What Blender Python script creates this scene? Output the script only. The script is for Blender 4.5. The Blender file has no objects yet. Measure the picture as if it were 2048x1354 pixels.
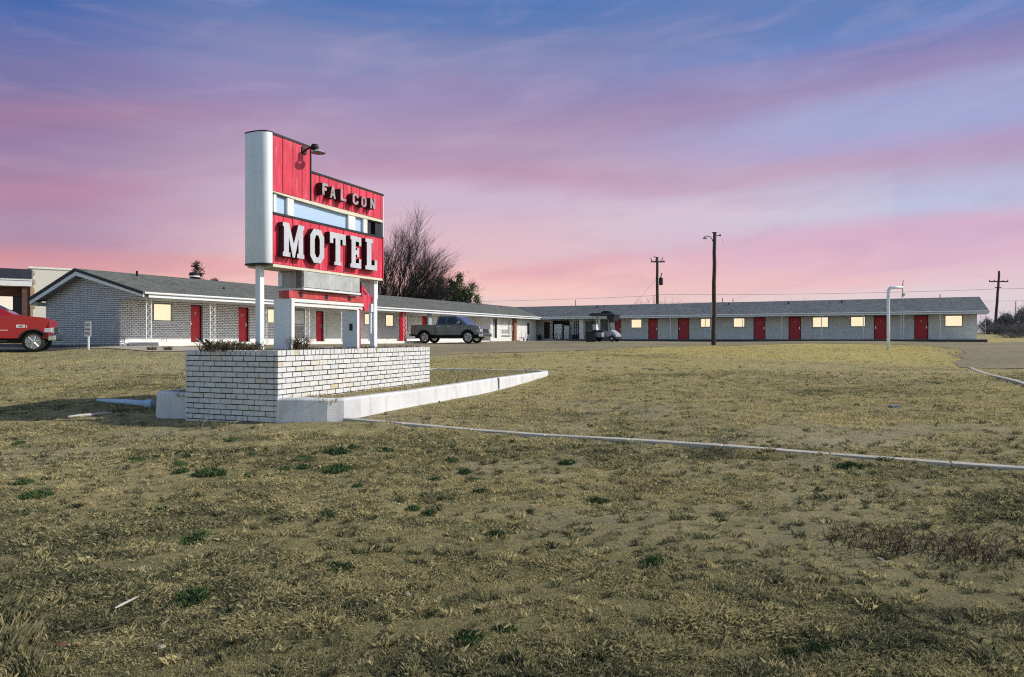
import bpy, bmesh, math, random
import numpy as np
from mathutils import Vector, Matrix

rng = random.Random(7)
nrg = np.random.default_rng(11)
scene = bpy.context.scene
scene.render.engine = 'CYCLES'; scene.cycles.use_denoising = False; scene.cycles.use_adaptive_sampling = False; scene.cycles.filter_width = 1.15
scene.cycles.max_bounces = 5; scene.cycles.diffuse_bounces = 3; scene.cycles.transparent_max_bounces = 4; scene.cycles.caustics_reflective = False; scene.cycles.caustics_refractive = False
scene.cycles.sample_clamp_indirect = 4.0
COL = scene.collection
F, CX, CY, CZ = 1386.0, 1024.0, 677.0, 1.5      # focal length in photo pixels, picture centre, eye height

# ------------------------------------------------------------------ small helpers
def lin(c):
    return tuple(((v/255.0)/12.92 if v/255.0 <= 0.04045 else (((v/255.0)+0.055)/1.055)**2.4) for v in c)

class Frame:
    """a local frame: origin, heading of its x axis; z is measured from the eye level"""
    def __init__(s, x, y, ax, ay):
        n = math.hypot(ax, ay)
        s.o = (x, y); s.ax = (ax/n, ay/n); s.ay = (-ay/n, ax/n); s.ang = math.atan2(ay, ax)
    def w(s, u, v):
        return (s.o[0]+s.ax[0]*u+s.ay[0]*v, s.o[1]+s.ax[1]*u+s.ay[1]*v)
    def x_at(s, px, v):
        r = (px-CX)/F
        bx, by = s.w(0, v)
        return (r*by-bx)/(s.ax[0]-r*s.ax[1])
    def d_at(s, u, v):
        return s.w(u, v)[1]
    def z_at(s, py, u, v):
        return (CY-py)/F*s.d_at(u, v)

def set_props(o, label=None, cat=None, group=None, kind=None):
    if label: o['label'] = label
    if cat: o['category'] = cat
    if group: o['group'] = group
    if kind: o['kind'] = kind
    return o

ZB = {}
def thing(name, label, cat, x, y, zb=0.0, ang=0.0, group=None):
    o = bpy.data.objects.new(name, None)
    COL.objects.link(o)
    o.empty_display_size = 0.3
    o.location = (x, y, CZ+zb); o.rotation_euler = (0, 0, ang)
    ZB[o.name] = zb
    return set_props(o, label, cat, group)

class MB:
    def __init__(s): s.v = []; s.f = []; s.m = []; s.at = []; s.curat = 0.0
    def add(s, vs, fs, m=0):
        b = len(s.v); s.v += [tuple(p) for p in vs]
        for f in fs:
            s.f.append(tuple(b+i for i in f)); s.m.append(m); s.at.append(s.curat)
        return s
    def box(s, x0, x1, y0, y1, z0, z1, m=0):
        if x0 > x1: x0, x1 = x1, x0
        if y0 > y1: y0, y1 = y1, y0
        if z0 > z1: z0, z1 = z1, z0
        vs = [(x0,y0,z0),(x1,y0,z0),(x1,y1,z0),(x0,y1,z0),(x0,y0,z1),(x1,y0,z1),(x1,y1,z1),(x0,y1,z1)]
        return s.add(vs, [(0,3,2,1),(4,5,6,7),(0,1,5,4),(1,2,6,5),(2,3,7,6),(3,0,4,7)], m)
    def prism(s, poly, a, b, plane='xz', m=0, mcap=None):
        """poly in the plane, extruded along the third axis from a to b (a<b)"""
        area = sum(poly[i][0]*poly[(i+1)%len(poly)][1]-poly[(i+1)%len(poly)][0]*poly[i][1] for i in range(len(poly)))
        if area < 0: poly = poly[::-1]
        n = len(poly)
        if plane == 'xz': mk = lambda p, c: (p[0], c, p[1])
        elif plane == 'yz': mk = lambda p, c: (c, p[0], p[1])
        else: mk = lambda p, c: (p[0], p[1], c)
        vs = [mk(p, a) for p in poly]+[mk(p, b) for p in poly]
        lo, hi = tuple(range(n)), tuple(range(n, 2*n))
        flip = (plane == 'xz')
        bcap = m if mcap is None else mcap
        fl = [((hi if True else lo), bcap)]
        if flip:
            s.add(vs, [lo], bcap); base = len(s.v)-2*n
            s.f.append(tuple(base+i for i in hi[::-1])); s.m.append(bcap); s.at.append(s.curat)
            for i in range(n):
                j = (i+1) % n
                s.f.append((base+i, base+n+i, base+n+j, base+j)); s.m.append(m); s.at.append(s.curat)
        else:
            s.add(vs, [lo[::-1]], bcap); base = len(s.v)-2*n
            s.f.append(tuple(base+i for i in hi)); s.m.append(bcap); s.at.append(s.curat)
            for i in range(n):
                j = (i+1) % n
                s.f.append((base+i, base+j, base+n+j, base+n+i)); s.m.append(m); s.at.append(s.curat)
        return s
    def ring(s, outer, inner, a, b, plane='xz', m=0):
        """a closed frame between two loops with equal counts"""
        n = len(outer)
        if plane == 'xz': mk = lambda p, c: (p[0], c, p[1])
        elif plane == 'yz': mk = lambda p, c: (c, p[0], p[1])
        else: mk = lambda p, c: (p[0], p[1], c)
        vs = [mk(p, a) for p in outer]+[mk(p, a) for p in inner]+[mk(p, b) for p in outer]+[mk(p, b) for p in inner]
        fs = []
        for i in range(n):
            j = (i+1) % n
            fs += [(i, j, n+j, n+i), (2*n+i, 3*n+i, 3*n+j, 2*n+j), (i, 2*n+i, 2*n+j, j), (n+i, n+j, 3*n+j, 3*n+i)]
        return s.add(vs, fs, m)
    def tube(s, pts, rad, n=8, m=0, cap=True):
        pts = [Vector(p) for p in pts]
        if not hasattr(rad, '__len__'): rad = [rad]*len(pts)
        b = len(s.v)
        up = None
        for i, p in enumerate(pts):
            t = (pts[min(i+1, len(pts)-1)]-pts[max(i-1, 0)])
            if t.length < 1e-9: t = Vector((0,0,1))
            t.normalize()
            if up is None:
                up = Vector((0,0,1)) if abs(t.z) < .9 else Vector((1,0,0))
            if i == 0: a = t.cross(up)
            else:
                a = pa-t*pa.dot(t)
                if a.length < 1e-4: a = t.cross(up)
            a.normalize(); pa = a; c = t.cross(a)
            for k in range(n):
                th = 2*math.pi*k/n
                q = p+a*(math.cos(th)*rad[i])+c*(math.sin(th)*rad[i])
                s.v.append((q.x, q.y, q.z))
        for i in range(len(pts)-1):
            for k in range(n):
                l = (k+1) % n
                s.f.append((b+i*n+k, b+i*n+l, b+(i+1)*n+l, b+(i+1)*n+k)); s.m.append(m); s.at.append(s.curat)
        if cap:
            s.f.append(tuple(b+k for k in range(n))[::-1]); s.m.append(m); s.at.append(s.curat)
            e = b+(len(pts)-1)*n
            s.f.append(tuple(e+k for k in range(n))); s.m.append(m); s.at.append(s.curat)
        return s
    def lathe(s, prof, c, axis='z', n=24, m=0):
        """prof: list of (radius, height along axis)"""
        b = len(s.v)
        for (r, h) in prof:
            for k in range(n):
                th = 2*math.pi*k/n
                a, d = r*math.cos(th), r*math.sin(th)
                if axis == 'z': s.v.append((c[0]+a, c[1]+d, c[2]+h))
                elif axis == 'y': s.v.append((c[0]+a, c[1]+h, c[2]+d))
                else: s.v.append((c[0]+h, c[1]+a, c[2]+d))
        for i in range(len(prof)-1):
            for k in range(n):
                l = (k+1) % n
                s.f.append((b+i*n+k, b+i*n+l, b+(i+1)*n+l, b+(i+1)*n+k)); s.m.append(m); s.at.append(s.curat)
        return s
    def build(s, name, mats, parent=None, dz=None, bevel=0, smooth=False, loc=None, recalc=True):
        if not isinstance(mats, (list, tuple)): mats = [mats]
        zb = dz if dz is not None else (ZB.get(parent.name, 0.0) if parent is not None else -CZ)
        me = bpy.data.meshes.new(name)
        me.from_pydata([(x, y, z-zb) for x, y, z in s.v], [], s.f)
        for mm in mats: me.materials.append(mm)
        me.polygons.foreach_set('material_index', s.m)
        if any(s.at):
            a = me.attributes.new('tone', 'FLOAT', 'FACE'); a.data.foreach_set('value', s.at)
        if recalc:
            bm = bmesh.new(); bm.from_mesh(me)
            bmesh.ops.recalc_face_normals(bm, faces=bm.faces)
            bm.to_mesh(me); bm.free()
        if len(me.polygons) < 60000:
            uv = me.uv_layers.new(name='UVMap')
            for p in me.polygons:
                nx, ny, nz = p.normal
                h = math.hypot(nx, ny)
                for li in p.loop_indices:
                    x, y, z = me.vertices[me.loops[li].vertex_index].co
                    if h > .35 and abs(nz) < .8: uv.data[li].uv = ((-ny*x+nx*y)/h, z)
                    else: uv.data[li].uv = (x, y)
        if smooth:
            me.polygons.foreach_set('use_smooth', [True]*len(me.polygons))
        o = bpy.data.objects.new(name, me); COL.objects.link(o)
        if parent is not None: o.parent = parent
        if loc: o.location = loc
        if bevel:
            md = o.modifiers.new('edge', 'BEVEL'); md.width = bevel; md.segments = 2
            md.limit_method = 'ANGLE'; md.angle_limit = math.radians(38)
        return o

def sub(parent, mb, name, mats, root, **k):
    """a mesh one level below a part: same coordinates as the part"""
    o = mb.build(name, mats, None, dz=ZB.get(root.name, 0.0), **k)
    o.parent = parent
    return o

def text_polys(mb, txt, x, y, z, size, depth, m=0, italic=0):
    """writing as a mesh standing in the xz plane, facing -y; x,z is its lower centre"""
    cu = bpy.data.curves.new('writing', 'FONT'); cu.body = txt; cu.size = size; cu.extrude = depth/2; cu.align_x = 'CENTER'
    ob = bpy.data.objects.new('writing', cu); COL.objects.link(ob)
    dg = bpy.context.evaluated_depsgraph_get()
    me = bpy.data.meshes.new_from_object(ob.evaluated_get(dg))
    mb.add([(x+v.co.x, y-v.co.z, z+v.co.y) for v in me.vertices], [tuple(p.vertices) for p in me.polygons], m)
    bpy.data.objects.remove(ob); bpy.data.meshes.remove(me); bpy.data.curves.remove(cu)
    return mb

# ------------------------------------------------------------------ materials
class NT:
    def __init__(s, nt): s.nt = nt
    def n(s, t, **k):
        nd = s.nt.nodes.new(t)
        for a, b in k.items():
            if a in ('inp',):
                for i, v in b.items():
                    if isinstance(v, bpy.types.NodeSocket): s.nt.links.new(v, nd.inputs[i])
                    else: nd.inputs[i].default_value = v
            else: setattr(nd, a, b)
        return nd
    def link(s, a, b): s.nt.links.new(a, b)
    def math(s, op, a, b=0.0, c=None, clamp=False):
        nd = s.nt.nodes.new('ShaderNodeMath'); nd.operation = op; nd.use_clamp = clamp
        for i, v in enumerate([a, b] if c is None else [a, b, c]):
            if isinstance(v, bpy.types.NodeSocket): s.nt.links.new(v, nd.inputs[i])
            else: nd.inputs[i].default_value = v
        return nd.outputs[0]
    def mix(s, f, a, b, bt='MIX'):
        nd = s.nt.nodes.new('ShaderNodeMix'); nd.data_type = 'RGBA'; nd.blend_type = bt; nd.clamp_factor = True
        for i, v in ((0, f), (6, a), (7, b)):
            if isinstance(v, bpy.types.NodeSocket): s.nt.links.new(v, nd.inputs[i])
            else: nd.inputs[i].default_value = (*v, 1) if i else v
        return nd.outputs[2]
    def ramp(s, f, stops, interp='LINEAR'):
        nd = s.nt.nodes.new('ShaderNodeValToRGB'); cr = nd.color_ramp; cr.interpolation = interp
        while len(cr.elements) > 1: cr.elements.remove(cr.elements[-1])
        for i, (p, c) in enumerate(stops):
            e = cr.elements[0] if i == 0 else cr.elements.new(p)
            e.position = p; e.color = (*c, 1) if len(c) == 3 else c
        s.nt.links.new(f, nd.inputs[0])
        return nd.outputs[0]
    def noise(s, vec, scale, detail=4, rough=.55, dist=0.0):
        nd = s.nt.nodes.new('ShaderNodeTexNoise')
        nd.inputs['Scale'].default_value = scale; nd.inputs['Detail'].default_value = detail
        nd.inputs['Roughness'].default_value = rough; nd.inputs['Distortion'].default_value = dist
        if vec is not None: s.nt.links.new(vec, nd.inputs['Vector'])
        return nd.outputs['Fac']

def material(name, fn):
    m = bpy.data.materials.new(name); m.use_nodes = True
    t = NT(m.node_tree); b = m.node_tree.nodes['Principled BSDF']
    fn(t, b); return m

def vec(t, sc=(1,1,1), kind='Object'):
    tc = t.n('ShaderNodeTexCoord')
    mp = t.n('ShaderNodeMapping'); t.link(tc.outputs[kind], mp.inputs['Vector']); mp.inputs['Scale'].default_value = sc
    return mp.outputs[0]

def bump(t, b, h, dist=.01, strength=.6):
    bp = t.n('ShaderNodeBump'); bp.inputs['Distance'].default_value = dist; bp.inputs['Strength'].default_value = strength
    t.link(h, bp.inputs['Height']); t.link(bp.outputs[0], b.inputs['Normal'])

def paint(name, c, rough=.55, var=.12, dirt=None, dirt_amt=.35, scale=3.0, metal=0.0, bmp=.002, spec=.4):
    """painted or plain surface with tonal variation, grime streaks and fine relief"""
    def fn(t, b):
        v = vec(t)
        n1 = t.noise(v, scale, 6, .6); n2 = t.noise(vec(t, (6, 6, .7)), scale*.9, 5, .62); n3 = t.noise(v, scale*22, 3)
        lo = tuple(max(0, x*(1-var)) for x in c); hi = tuple(min(1, x*(1+var)) for x in c)
        col = t.mix(t.ramp(n1, [(.3, (0,0,0)), (.7, (1,1,1))]), lo, hi)
        d = dirt or tuple(x*.45 for x in c)
        f = t.ramp(n2, [(.52, (0,0,0)), (.78, (1,1,1))])
        col = t.mix(t.math('MULTIPLY', f, dirt_amt), col, d)
        t.link(col, b.inputs['Base Color'])
        t.link(t.math('MULTIPLY_ADD', n1, .25, rough-.12), b.inputs['Roughness'])
        b.inputs['Metallic'].default_value = metal; b.inputs['Specular IOR Level'].default_value = spec
        if bmp: bump(t, b, t.math('ADD', n3, t.math('MULTIPLY', n1, .5)), bmp)
    return material(name, fn)

def brickmat(name, c1, c2, mort, bw=.2, bh=.075, ms=.008, bmp=.006, rough=.8, dirt=None, soft=.1):
    def fn(t, b):
        v = vec(t, (1,1,1), 'UV')
        br = t.n('ShaderNodeTexBrick'); t.link(v, br.inputs['Vector'])
        br.inputs['Color1'].default_value = (*c1, 1); br.inputs['Color2'].default_value = (*c2, 1); br.inputs['Mortar'].default_value = (*mort, 1)
        br.inputs['Scale'].default_value = 1; br.inputs['Mortar Size'].default_value = ms; br.inputs['Mortar Smooth'].default_value = soft
        br.inputs['Brick Width'].default_value = bw; br.inputs['Row Height'].default_value = bh; br.inputs['Bias'].default_value = 0
        n = t.noise(vec(t), 2.5, 6, .65)
        col = t.mix(t.math('MULTIPLY', t.ramp(n, [(.4, (0,0,0)), (.75, (1,1,1))]), .4), br.outputs['Color'], dirt or tuple(x*.6 for x in c1))
        t.link(col, b.inputs['Base Color']); b.inputs['Roughness'].default_value = rough
        h = t.math('SUBTRACT', 1.0, br.outputs['Fac'])
        bump(t, b, t.math('ADD', h, t.math('MULTIPLY', n, .3)), bmp, .8)
    return material(name, fn)

def glow(name, c, strength=1.0, lines=14.0):
    """a lit window: warm curtain or blind behind glass"""
    def fn(t, b):
        v = vec(t)
        w = t.n('ShaderNodeTexWave'); w.wave_type = 'BANDS'; w.bands_direction = 'Z'; w.inputs['Scale'].default_value = lines; w.inputs['Distortion'].default_value = .4
        t.link(v, w.inputs['Vector'])
        n = t.noise(v, .33, 3); n2 = t.noise(vec(t, (1, 1, .12)), 9, 4, .6)
        col = t.mix(t.math('MULTIPLY', w.outputs['Fac'], .12), c, tuple(x*.7 for x in c))
        col = t.mix(t.math('MULTIPLY', t.ramp(n2, [(.42, (0,0,0)), (.62, (1,1,1))]), .30), col, (c[0]*.80, c[1]*.70, c[2]*.55))
        col = t.mix(t.ramp(n, [(.35, (0,0,0)), (.65, (1,1,1))]), col, t.mix(.16, col, (1,.92,.72)))
        b.inputs['Base Color'].default_value = (.3, .26, .18, 1); b.inputs['Roughness'].default_value = .25
        t.link(col, b.inputs['Emission Color']); b.inputs['Emission Strength'].default_value = strength
    return material(name, fn)

def simple(name, c, rough=.5, metal=0.0, coat=0.0, spec=.5, trans=0.0):
    def fn(t, b):
        n = t.noise(vec(t), 9, 4)
        col = t.mix(t.math('MULTIPLY', n, .35), c, tuple(x*.7 for x in c)); t.link(col, b.inputs['Base Color'])
        t.link(t.math('MULTIPLY_ADD', n, .12, rough-.06), b.inputs['Roughness'])
        b.inputs['Metallic'].default_value = metal; b.inputs['Coat Weight'].default_value = coat
        b.inputs['Coat Roughness'].default_value = .06; b.inputs['Specular IOR Level'].default_value = spec
    return material(name, fn)

WHITE = paint('white_paint', (.74,.75,.76), .5, .06, (.42,.39,.34), .35)
WHITE_METAL = paint('white_sheet_metal', (.74,.80,.88), .38, .05, (.45,.44,.42), .25, 2.0)
GREY_WALL = brickmat('grey_painted_block', (.70,.70,.715), (.65,.655,.67), (.54,.54,.56), .4, .2, .006, .004)
BRICK_WALL = brickmat('pale_painted_brick', (.86,.865,.88), (.66,.665,.70), (.12,.12,.13), .24, .098, .017, .010)
WHITE_BASE = paint('white_base_paint', (.78,.77,.75), .7, .07, (.45,.40,.33), .5, 1.6)
CREAM = paint('cream_soffit', (.66,.62,.50), .6, .08, (.4,.36,.27), .4)
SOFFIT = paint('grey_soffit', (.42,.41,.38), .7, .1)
RED = paint('weathered_red_paint', (.62,.030,.070), .5, .18, (.74,.20,.27), .85, 2.6, bmp=.004)
RED_DOOR = paint('red_door_paint', (.50,.012,.035), .35, .1, (.3,.01,.02), .2)
RED_RAIL = paint('faded_red_steel', (.50,.05,.06), .5, .16, (.55,.22,.2), .5, 3)
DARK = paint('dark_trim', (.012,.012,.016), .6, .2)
BROWN_DARK = paint('dark_letter_return', (.035,.012,.016), .6, .3)
LETTER = paint('letter_face', (.50,.52,.58), .5, .1, (.34,.30,.32), .5, 3.5)
LETTER_OLD = paint('old_letter_face', (.33,.32,.34), .7, .4, (.11,.08,.09), .7, 12)
LETTER_PINK = paint('peeling_letter_face', (.42,.25,.31), .7, .35, (.2,.07,.1), .7, 10)
PALE_BLUE = paint('pale_blue_panel', (.42,.58,.80), .45, .05, (.5,.6,.7), .2, .8)
GREY_METAL = paint('grey_sheet_metal', (.36,.38,.42), .45, .1, (.2,.2,.2), .4, 2)
FACE_GREY = paint('streaked_grey_panel', (.40,.42,.43), .7, .22, (.62,.64,.63), .75, 5.0)
CONCRETE = paint('painted_kerb', (.64,.65,.68), .8, .12, (.36,.34,.31), .6, 1.8, bmp=.008)
RAW_CONC = paint('raw_concrete', (.48,.45,.39), .85, .15, (.27,.24,.19), .6, 2.5, bmp=.006)
SLAB_SHADE = paint('slab_edge_shade', (.07,.07,.075), .85, .2)  # shade on the rear slab front put into its colour
BLACK = simple('black_rubber', (.012,.012,.013), .8)
CHROME = simple('chrome', (.62,.63,.65), .22, 1.0)
STEEL = simple('galvanised_steel', (.35,.36,.38), .45, .8)
GLASS_DARK = simple('dark_tinted_glass', (.012,.016,.028), .06, 0, 0, .8)
GLASS_BLUE = simple('windscreen_glass', (.03,.06,.16), .06, 0, 0, .9)
WOOD_POLE = paint('weathered_pole_wood', (.06,.042,.032), .85, .3, (.02,.016,.014), .5, 3)
BROWN_WOOD = paint('rusty_brown_post', (.30,.10,.05), .7, .2)
WIN = glow('lit_window', (.98,.83,.55), 1.0)
WIN_YELLOW = glow('lit_office_window', (.95,.62,.17), 1.0)
INK = simple('dark_ink', (.05,.03,.02), .7)
WHITE_INK = simple('white_ink', (.75,.72,.68), .6)
NAVY_ROOF = paint('dark_standing_roof', (.03,.036,.055), .5, .2)
RED_BRICK = brickmat('dark_red_brick', (.14,.035,.025), (.09,.03,.025), (.16,.13,.11), .22, .08, .012, .01)
BEIGE = paint('beige_render', (.62,.60,.55), .8, .06)
TAN = paint('tan_box', (.38,.26,.14), .7, .12)

def shingle_fn(c1, c2, c3):
    def fn(t, b):
        v = vec(t, (1,1,1), 'Object')
        n1 = t.noise(v, 3.6, 4, .85); n2 = t.noise(v, .5, 4, .6); n3 = t.noise(v, 1.6, 5, .7)
        br = t.n('ShaderNodeTexBrick'); t.link(v, br.inputs['Vector'])
        br.inputs['Scale'].default_value = 1; br.inputs['Brick Width'].default_value = .33; br.inputs['Row Height'].default_value = .145
        br.inputs['Mortar Size'].default_value = .006; br.inputs['Color1'].default_value = (*c1, 1); br.inputs['Color2'].default_value = (*c2, 1); br.inputs['Mortar'].default_value = (*c3, 1)
        col = t.mix(t.ramp(n1, [(.44, (0,0,0)), (.56, (1,1,1))]), c1, t.mix(.5, br.outputs['Color'], c3))
        col = t.mix(t.math('MULTIPLY', t.ramp(n3, [(.5, (0,0,0)), (.7, (1,1,1))]), .55), col, c3)
        col = t.mix(t.math('MULTIPLY', t.ramp(n2, [(.4, (0,0,0)), (.7, (1,1,1))]), .4), col, c1)
        t.link(col, b.inputs['Base Color']); b.inputs['Roughness'].default_value = .92; b.inputs['Specular IOR Level'].default_value = .2
        bump(t, b, t.math('ADD', n1, t.math('MULTIPLY', br.outputs['Fac'], -.8)), .015, .8)
    return fn
SHINGLE = material('grey_green_shingles', shingle_fn((.175,.185,.165), (.11,.12,.108), (.05,.056,.052)))
SHINGLE_B = material('blue_grey_shingles', shingle_fn((.17,.187,.20), (.09,.102,.115), (.035,.042,.048)))

def rake_fn(t, b):     # painted brick of the planter: each brick carries its own tone
    a = t.n('ShaderNodeAttribute'); a.attribute_name = 'tone'
    v = vec(t)
    n = t.noise(v, 7, 6, .7); n2 = t.noise(v, 40, 3)
    col = t.ramp(a.outputs['Fac'], [(0, (.56,.575,.59)), (.55, (.67,.68,.695)), (.8, (.63,.635,.64)), (.95, (.64,.60,.53)), (1, (.55,.46,.34))])
    col = t.mix(t.math('MULTIPLY', t.ramp(n, [(.56, (0,0,0)), (.72, (1,1,1))]), .6), col, (.30,.27,.22))
    chip = t.ramp(t.noise(v, 17, 5, .75), [(.61, (0,0,0)), (.65, (1,1,1))])
    col = t.mix(t.math('MULTIPLY', chip, .8), col, (.07,.06,.05))
    t.link(col, b.inputs['Base Color']); b.inputs['Roughness'].default_value = .75
    bump(t, b, t.math('ADD', n, n2), .006, .7)
BRICK_PAINT = material('white_painted_brick', rake_fn)
MORTAR = paint('dark_open_joint', (.035,.032,.03), .95, .3)

def car(name, c, metal=.0, rough=.3):
    return simple(name, c, rough, metal, .8, .5)
CAR_GREY = car('grey_car_paint', (.14,.16,.17), .55, .35)
CAR_RED = simple('red_car_paint', (.36,.002,.010), .28, .0, .5, .5)
# ------------------------------------------------------------------ frames
PL = Frame(-3.655, 10.8, .361, .933)         # brick planter: near corner, x runs away along its long side, right is -y
SG = Frame(-4.308, 11.73, .412, .911)        # motel sign
LW = Frame(-17.5, 33.0, .466, .885)          # near range of rooms: eave corner, y runs back under the porch
_c = LW.w(44.0, 0)
RW = Frame(_c[0], _c[1], 37.8-_c[0], 54.9-_c[1])   # rear range of rooms
RW_L = math.hypot(37.8-_c[0], 54.9-_c[1])

# ------------------------------------------------------------------ terrain
CTRL = []
def cp(px, d, z): CTRL.append(((px-CX)/F, d, z))
for px in (-500, 300, 1024, 1800, 2600):
    cp(px, .5, -1.5); cp(px, 3, -1.47); cp(px, 5, -1.43)
for px, d, z in [(-300,8,-1.42),(300,8,-1.39),(1024,8,-1.35),(1600,7.6,-1.32),(2048,6.85,-1.30),(2600,6.5,-1.3),
    (690,10.8,-1.275),(555,10.8,-1.31),(370,11.4,-1.37),(150,11.2,-1.38),(0,11,-1.37),(-400,11,-1.4),(305,12.3,-1.38),(180,13,-1.37),
    (0,14,-1.36),(-300,14,-1.35),(0,17,-1.24),(300,15.5,-1.14),(0,22,-1.0),(0,30,-.61),(110,30,-.6),(-300,30,-.62),(-300,45,-.4),(30,48,-.3),(0,36,-.36),
    (174,29,-.45),(250,34.3,-.36),(320,26,-.62),(500,38,-.36),(700,48,-.33),(860,60,-.28),(1000,68,-.24),(1060,75,-.25),
    (860,30,-.76),(860,24,-1.0),(900,52,-.39),(700,30,-.78),(600,20,-1.05),(985,17,-1.2),(760,12.4,-1.22),(860,15,-1.22),(1100,19.9,-1.06),(1100,24,-.84),(1100,30,-.68),(1100,45,-.50),(1200,54,-.26),(1200,66,-.26),
    (1428,50,-.50),(1428,62,-.32),(1400,15,-1.12),(1250,11.2,-1.24),(1700,15,-1.16),(1776,38,-.63),(1600,26,-.94),(1600,36,-.66),(1600,54,-.33),
    (1942,25.4,-1.09),(2048,16.2,-1.07),(2300,14,-1.07),(1980,54,-.32),(2048,45,-.44),(2300,40,-.4),(1990,80,.55),(2048,75,.35),(2300,70,.4),(1980,120,.9),(2400,120,.9),
    (1500,90,.1),(1024,100,0),(500,80,-.1),(100,70,-.3),(-400,80,-.3),(1024,180,.2),(-400,180,0),(2400,180,.8),(300,150,.1),(1650,180,.5)]:
    cp(px, d, z)
_A = np.array([(a*1.6, math.log(d+3)) for a, d, z in CTRL]); _Z = np.array([z for _, _, z in CTRL])
def _U(r2): return r2*np.log(r2+1e-12)*.5
def _fit():
    n = len(_A)
    K = _U(((_A[:, None]-_A[None])**2).sum(-1))+np.eye(n)*2e-3
    Pm = np.hstack([np.ones((n, 1)), _A])
    M = np.zeros((n+3, n+3)); M[:n, :n] = K; M[:n, n:] = Pm; M[n:, :n] = Pm.T
    return np.linalg.solve(M, np.concatenate([_Z, np.zeros(3)]))
_Wt = _fit()

def vnoise(x, y, seed=0):
    xi = np.floor(x).astype(np.int64); yi = np.floor(y).astype(np.int64)
    fx = x-xi; fy = y-yi
    fx = fx*fx*(3-2*fx); fy = fy*fy*(3-2*fy)
    def h(a, b):
        n = (a*374761393+b*668265263+seed*1274126177) & 0x7fffffff
        n = ((n ^ (n >> 13))*1274126177) & 0x7fffffff
        return ((n ^ (n >> 16)) & 0xffff)/65535.0
    return (h(xi, yi)*(1-fx)+h(xi+1, yi)*fx)*(1-fy)+(h(xi, yi+1)*(1-fx)+h(xi+1, yi+1)*fx)*fy
def fbm(x, y, s, o=4, seed=0, g=.5):
    t = np.zeros_like(x); a = 1.0; n = 0
    for k in range(o):
        t += a*vnoise(x/s*(2**k)+17.3*k, y/s*(2**k)-9.1*k, seed+k); n += a; a *= g
    return t/n

def in_quad(fr, x, y, u0, u1, v0, v1, soft=.3):
    dx, dy = x-fr.o[0], y-fr.o[1]
    u = dx*fr.ax[0]+dy*fr.ax[1]; v = dx*fr.ay[0]+dy*fr.ay[1]
    d = np.minimum(np.minimum(u-u0, u1-u), np.minimum(v-v0, v1-v))
    return np.clip(d/soft*.5+.5, 0, 1)

def base_h(x, y):
    yy = np.clip(y, -1.0, 200); xx = x
    a = np.clip(xx/np.maximum(yy, 2.0), -1.3, 1.3)*1.6
    b = np.log(yy+3)
    z = _Wt[-3]+_Wt[-2]*a+_Wt[-1]*b
    for i in range(len(_A)):
        z = z+_Wt[i]*_U((a-_A[i, 0])**2+(b-_A[i, 1])**2)
    return z
# gravel and tarmac areas in world metres: the lot in front of both ranges, and the drive by the gable
LOT = [PX for PX in [(-16.9,33.2),(-13.0,32.0),(-9.5,30.5),(-3.6,30.5),(2.4,33.5),(6.5,40),(12,47),(22,52),(28,47),(24.8,38.2),(16.6,25.8),(17.2,24.6),(40,17),(52,40),(50,54),(38.5,53.8),(3.2,71.5)]]
DRIVE = [(-44,31.5),(-30,30.3),(-23.5,30.4),(-19.5,30.9),(-17.6,32.4),(-18.6,34.2),(-26.5,37.6),(-44,47)]
APRON = [(-19.4,30.9),(-14.5,27.6),(-12.9,29.2),(-13.6,31.6),(-15.8,33.1),(-17.6,33.6)]
def ragged(poly, amp, step=.5):
    r = random.Random(len(poly)*7+3); out = []
    for i, (x0, y0) in enumerate(poly):
        x1, y1 = poly[(i+1) % len(poly)]; L = math.hypot(x1-x0, y1-y0); n = max(1, int(L/step))
        for k in range(n):
            f = k/n; a = amp*(.5*math.sin(.9*(L*f)+i*2)+r.uniform(-.8,.8)) if k else 0
            out.append((x0+(x1-x0)*f-(y1-y0)/L*a, y0+(y1-y0)*f+(x1-x0)/L*a))
    return out
LOT = ragged(LOT, .28)
def inside(poly, x, y):
    r = np.zeros(x.shape, bool); n = len(poly)
    for i in range(n):
        (x0, y0), (x1, y1) = poly[i], poly[(i+1) % n]
        c = ((y0 > y) != (y1 > y)) & (x < (x1-x0)*(y-y0)/(y1-y0+1e-12)+x0)
        r ^= c
    return r
MOUND = [(6.5,40),(12,47),(22,52),(26.5,46),(23.8,37.5),(18.4,28.0),(15.5,27.2),(11.5,27.4),(7.5,28.5),(6.0,32)]
def in_mound(x, y):
    wy = y+5*(fbm(x, y, 5.0, 3, 71)-.5)*np.clip((38-y)/8, .15, 1); wx = x+2.5*(fbm(x, y, 3.0, 3, 73)-.5)
    g = np.random.default_rng(5)
    return sum(inside(MOUND, wx+g.normal(0, .9, x.shape), wy+g.normal(0, 1.3, x.shape)*np.clip((40-y)/8, .1, 1)).astype(float) for _ in range(6))/6
def rough_mask(x, y):
    m = 1-np.maximum(inside(LOT, x, y), inside(DRIVE, x, y))
    m = m*(1-in_quad(PL, x, y, -.1, 10.9, -1.25, 3.2, .2))
    return m
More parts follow.
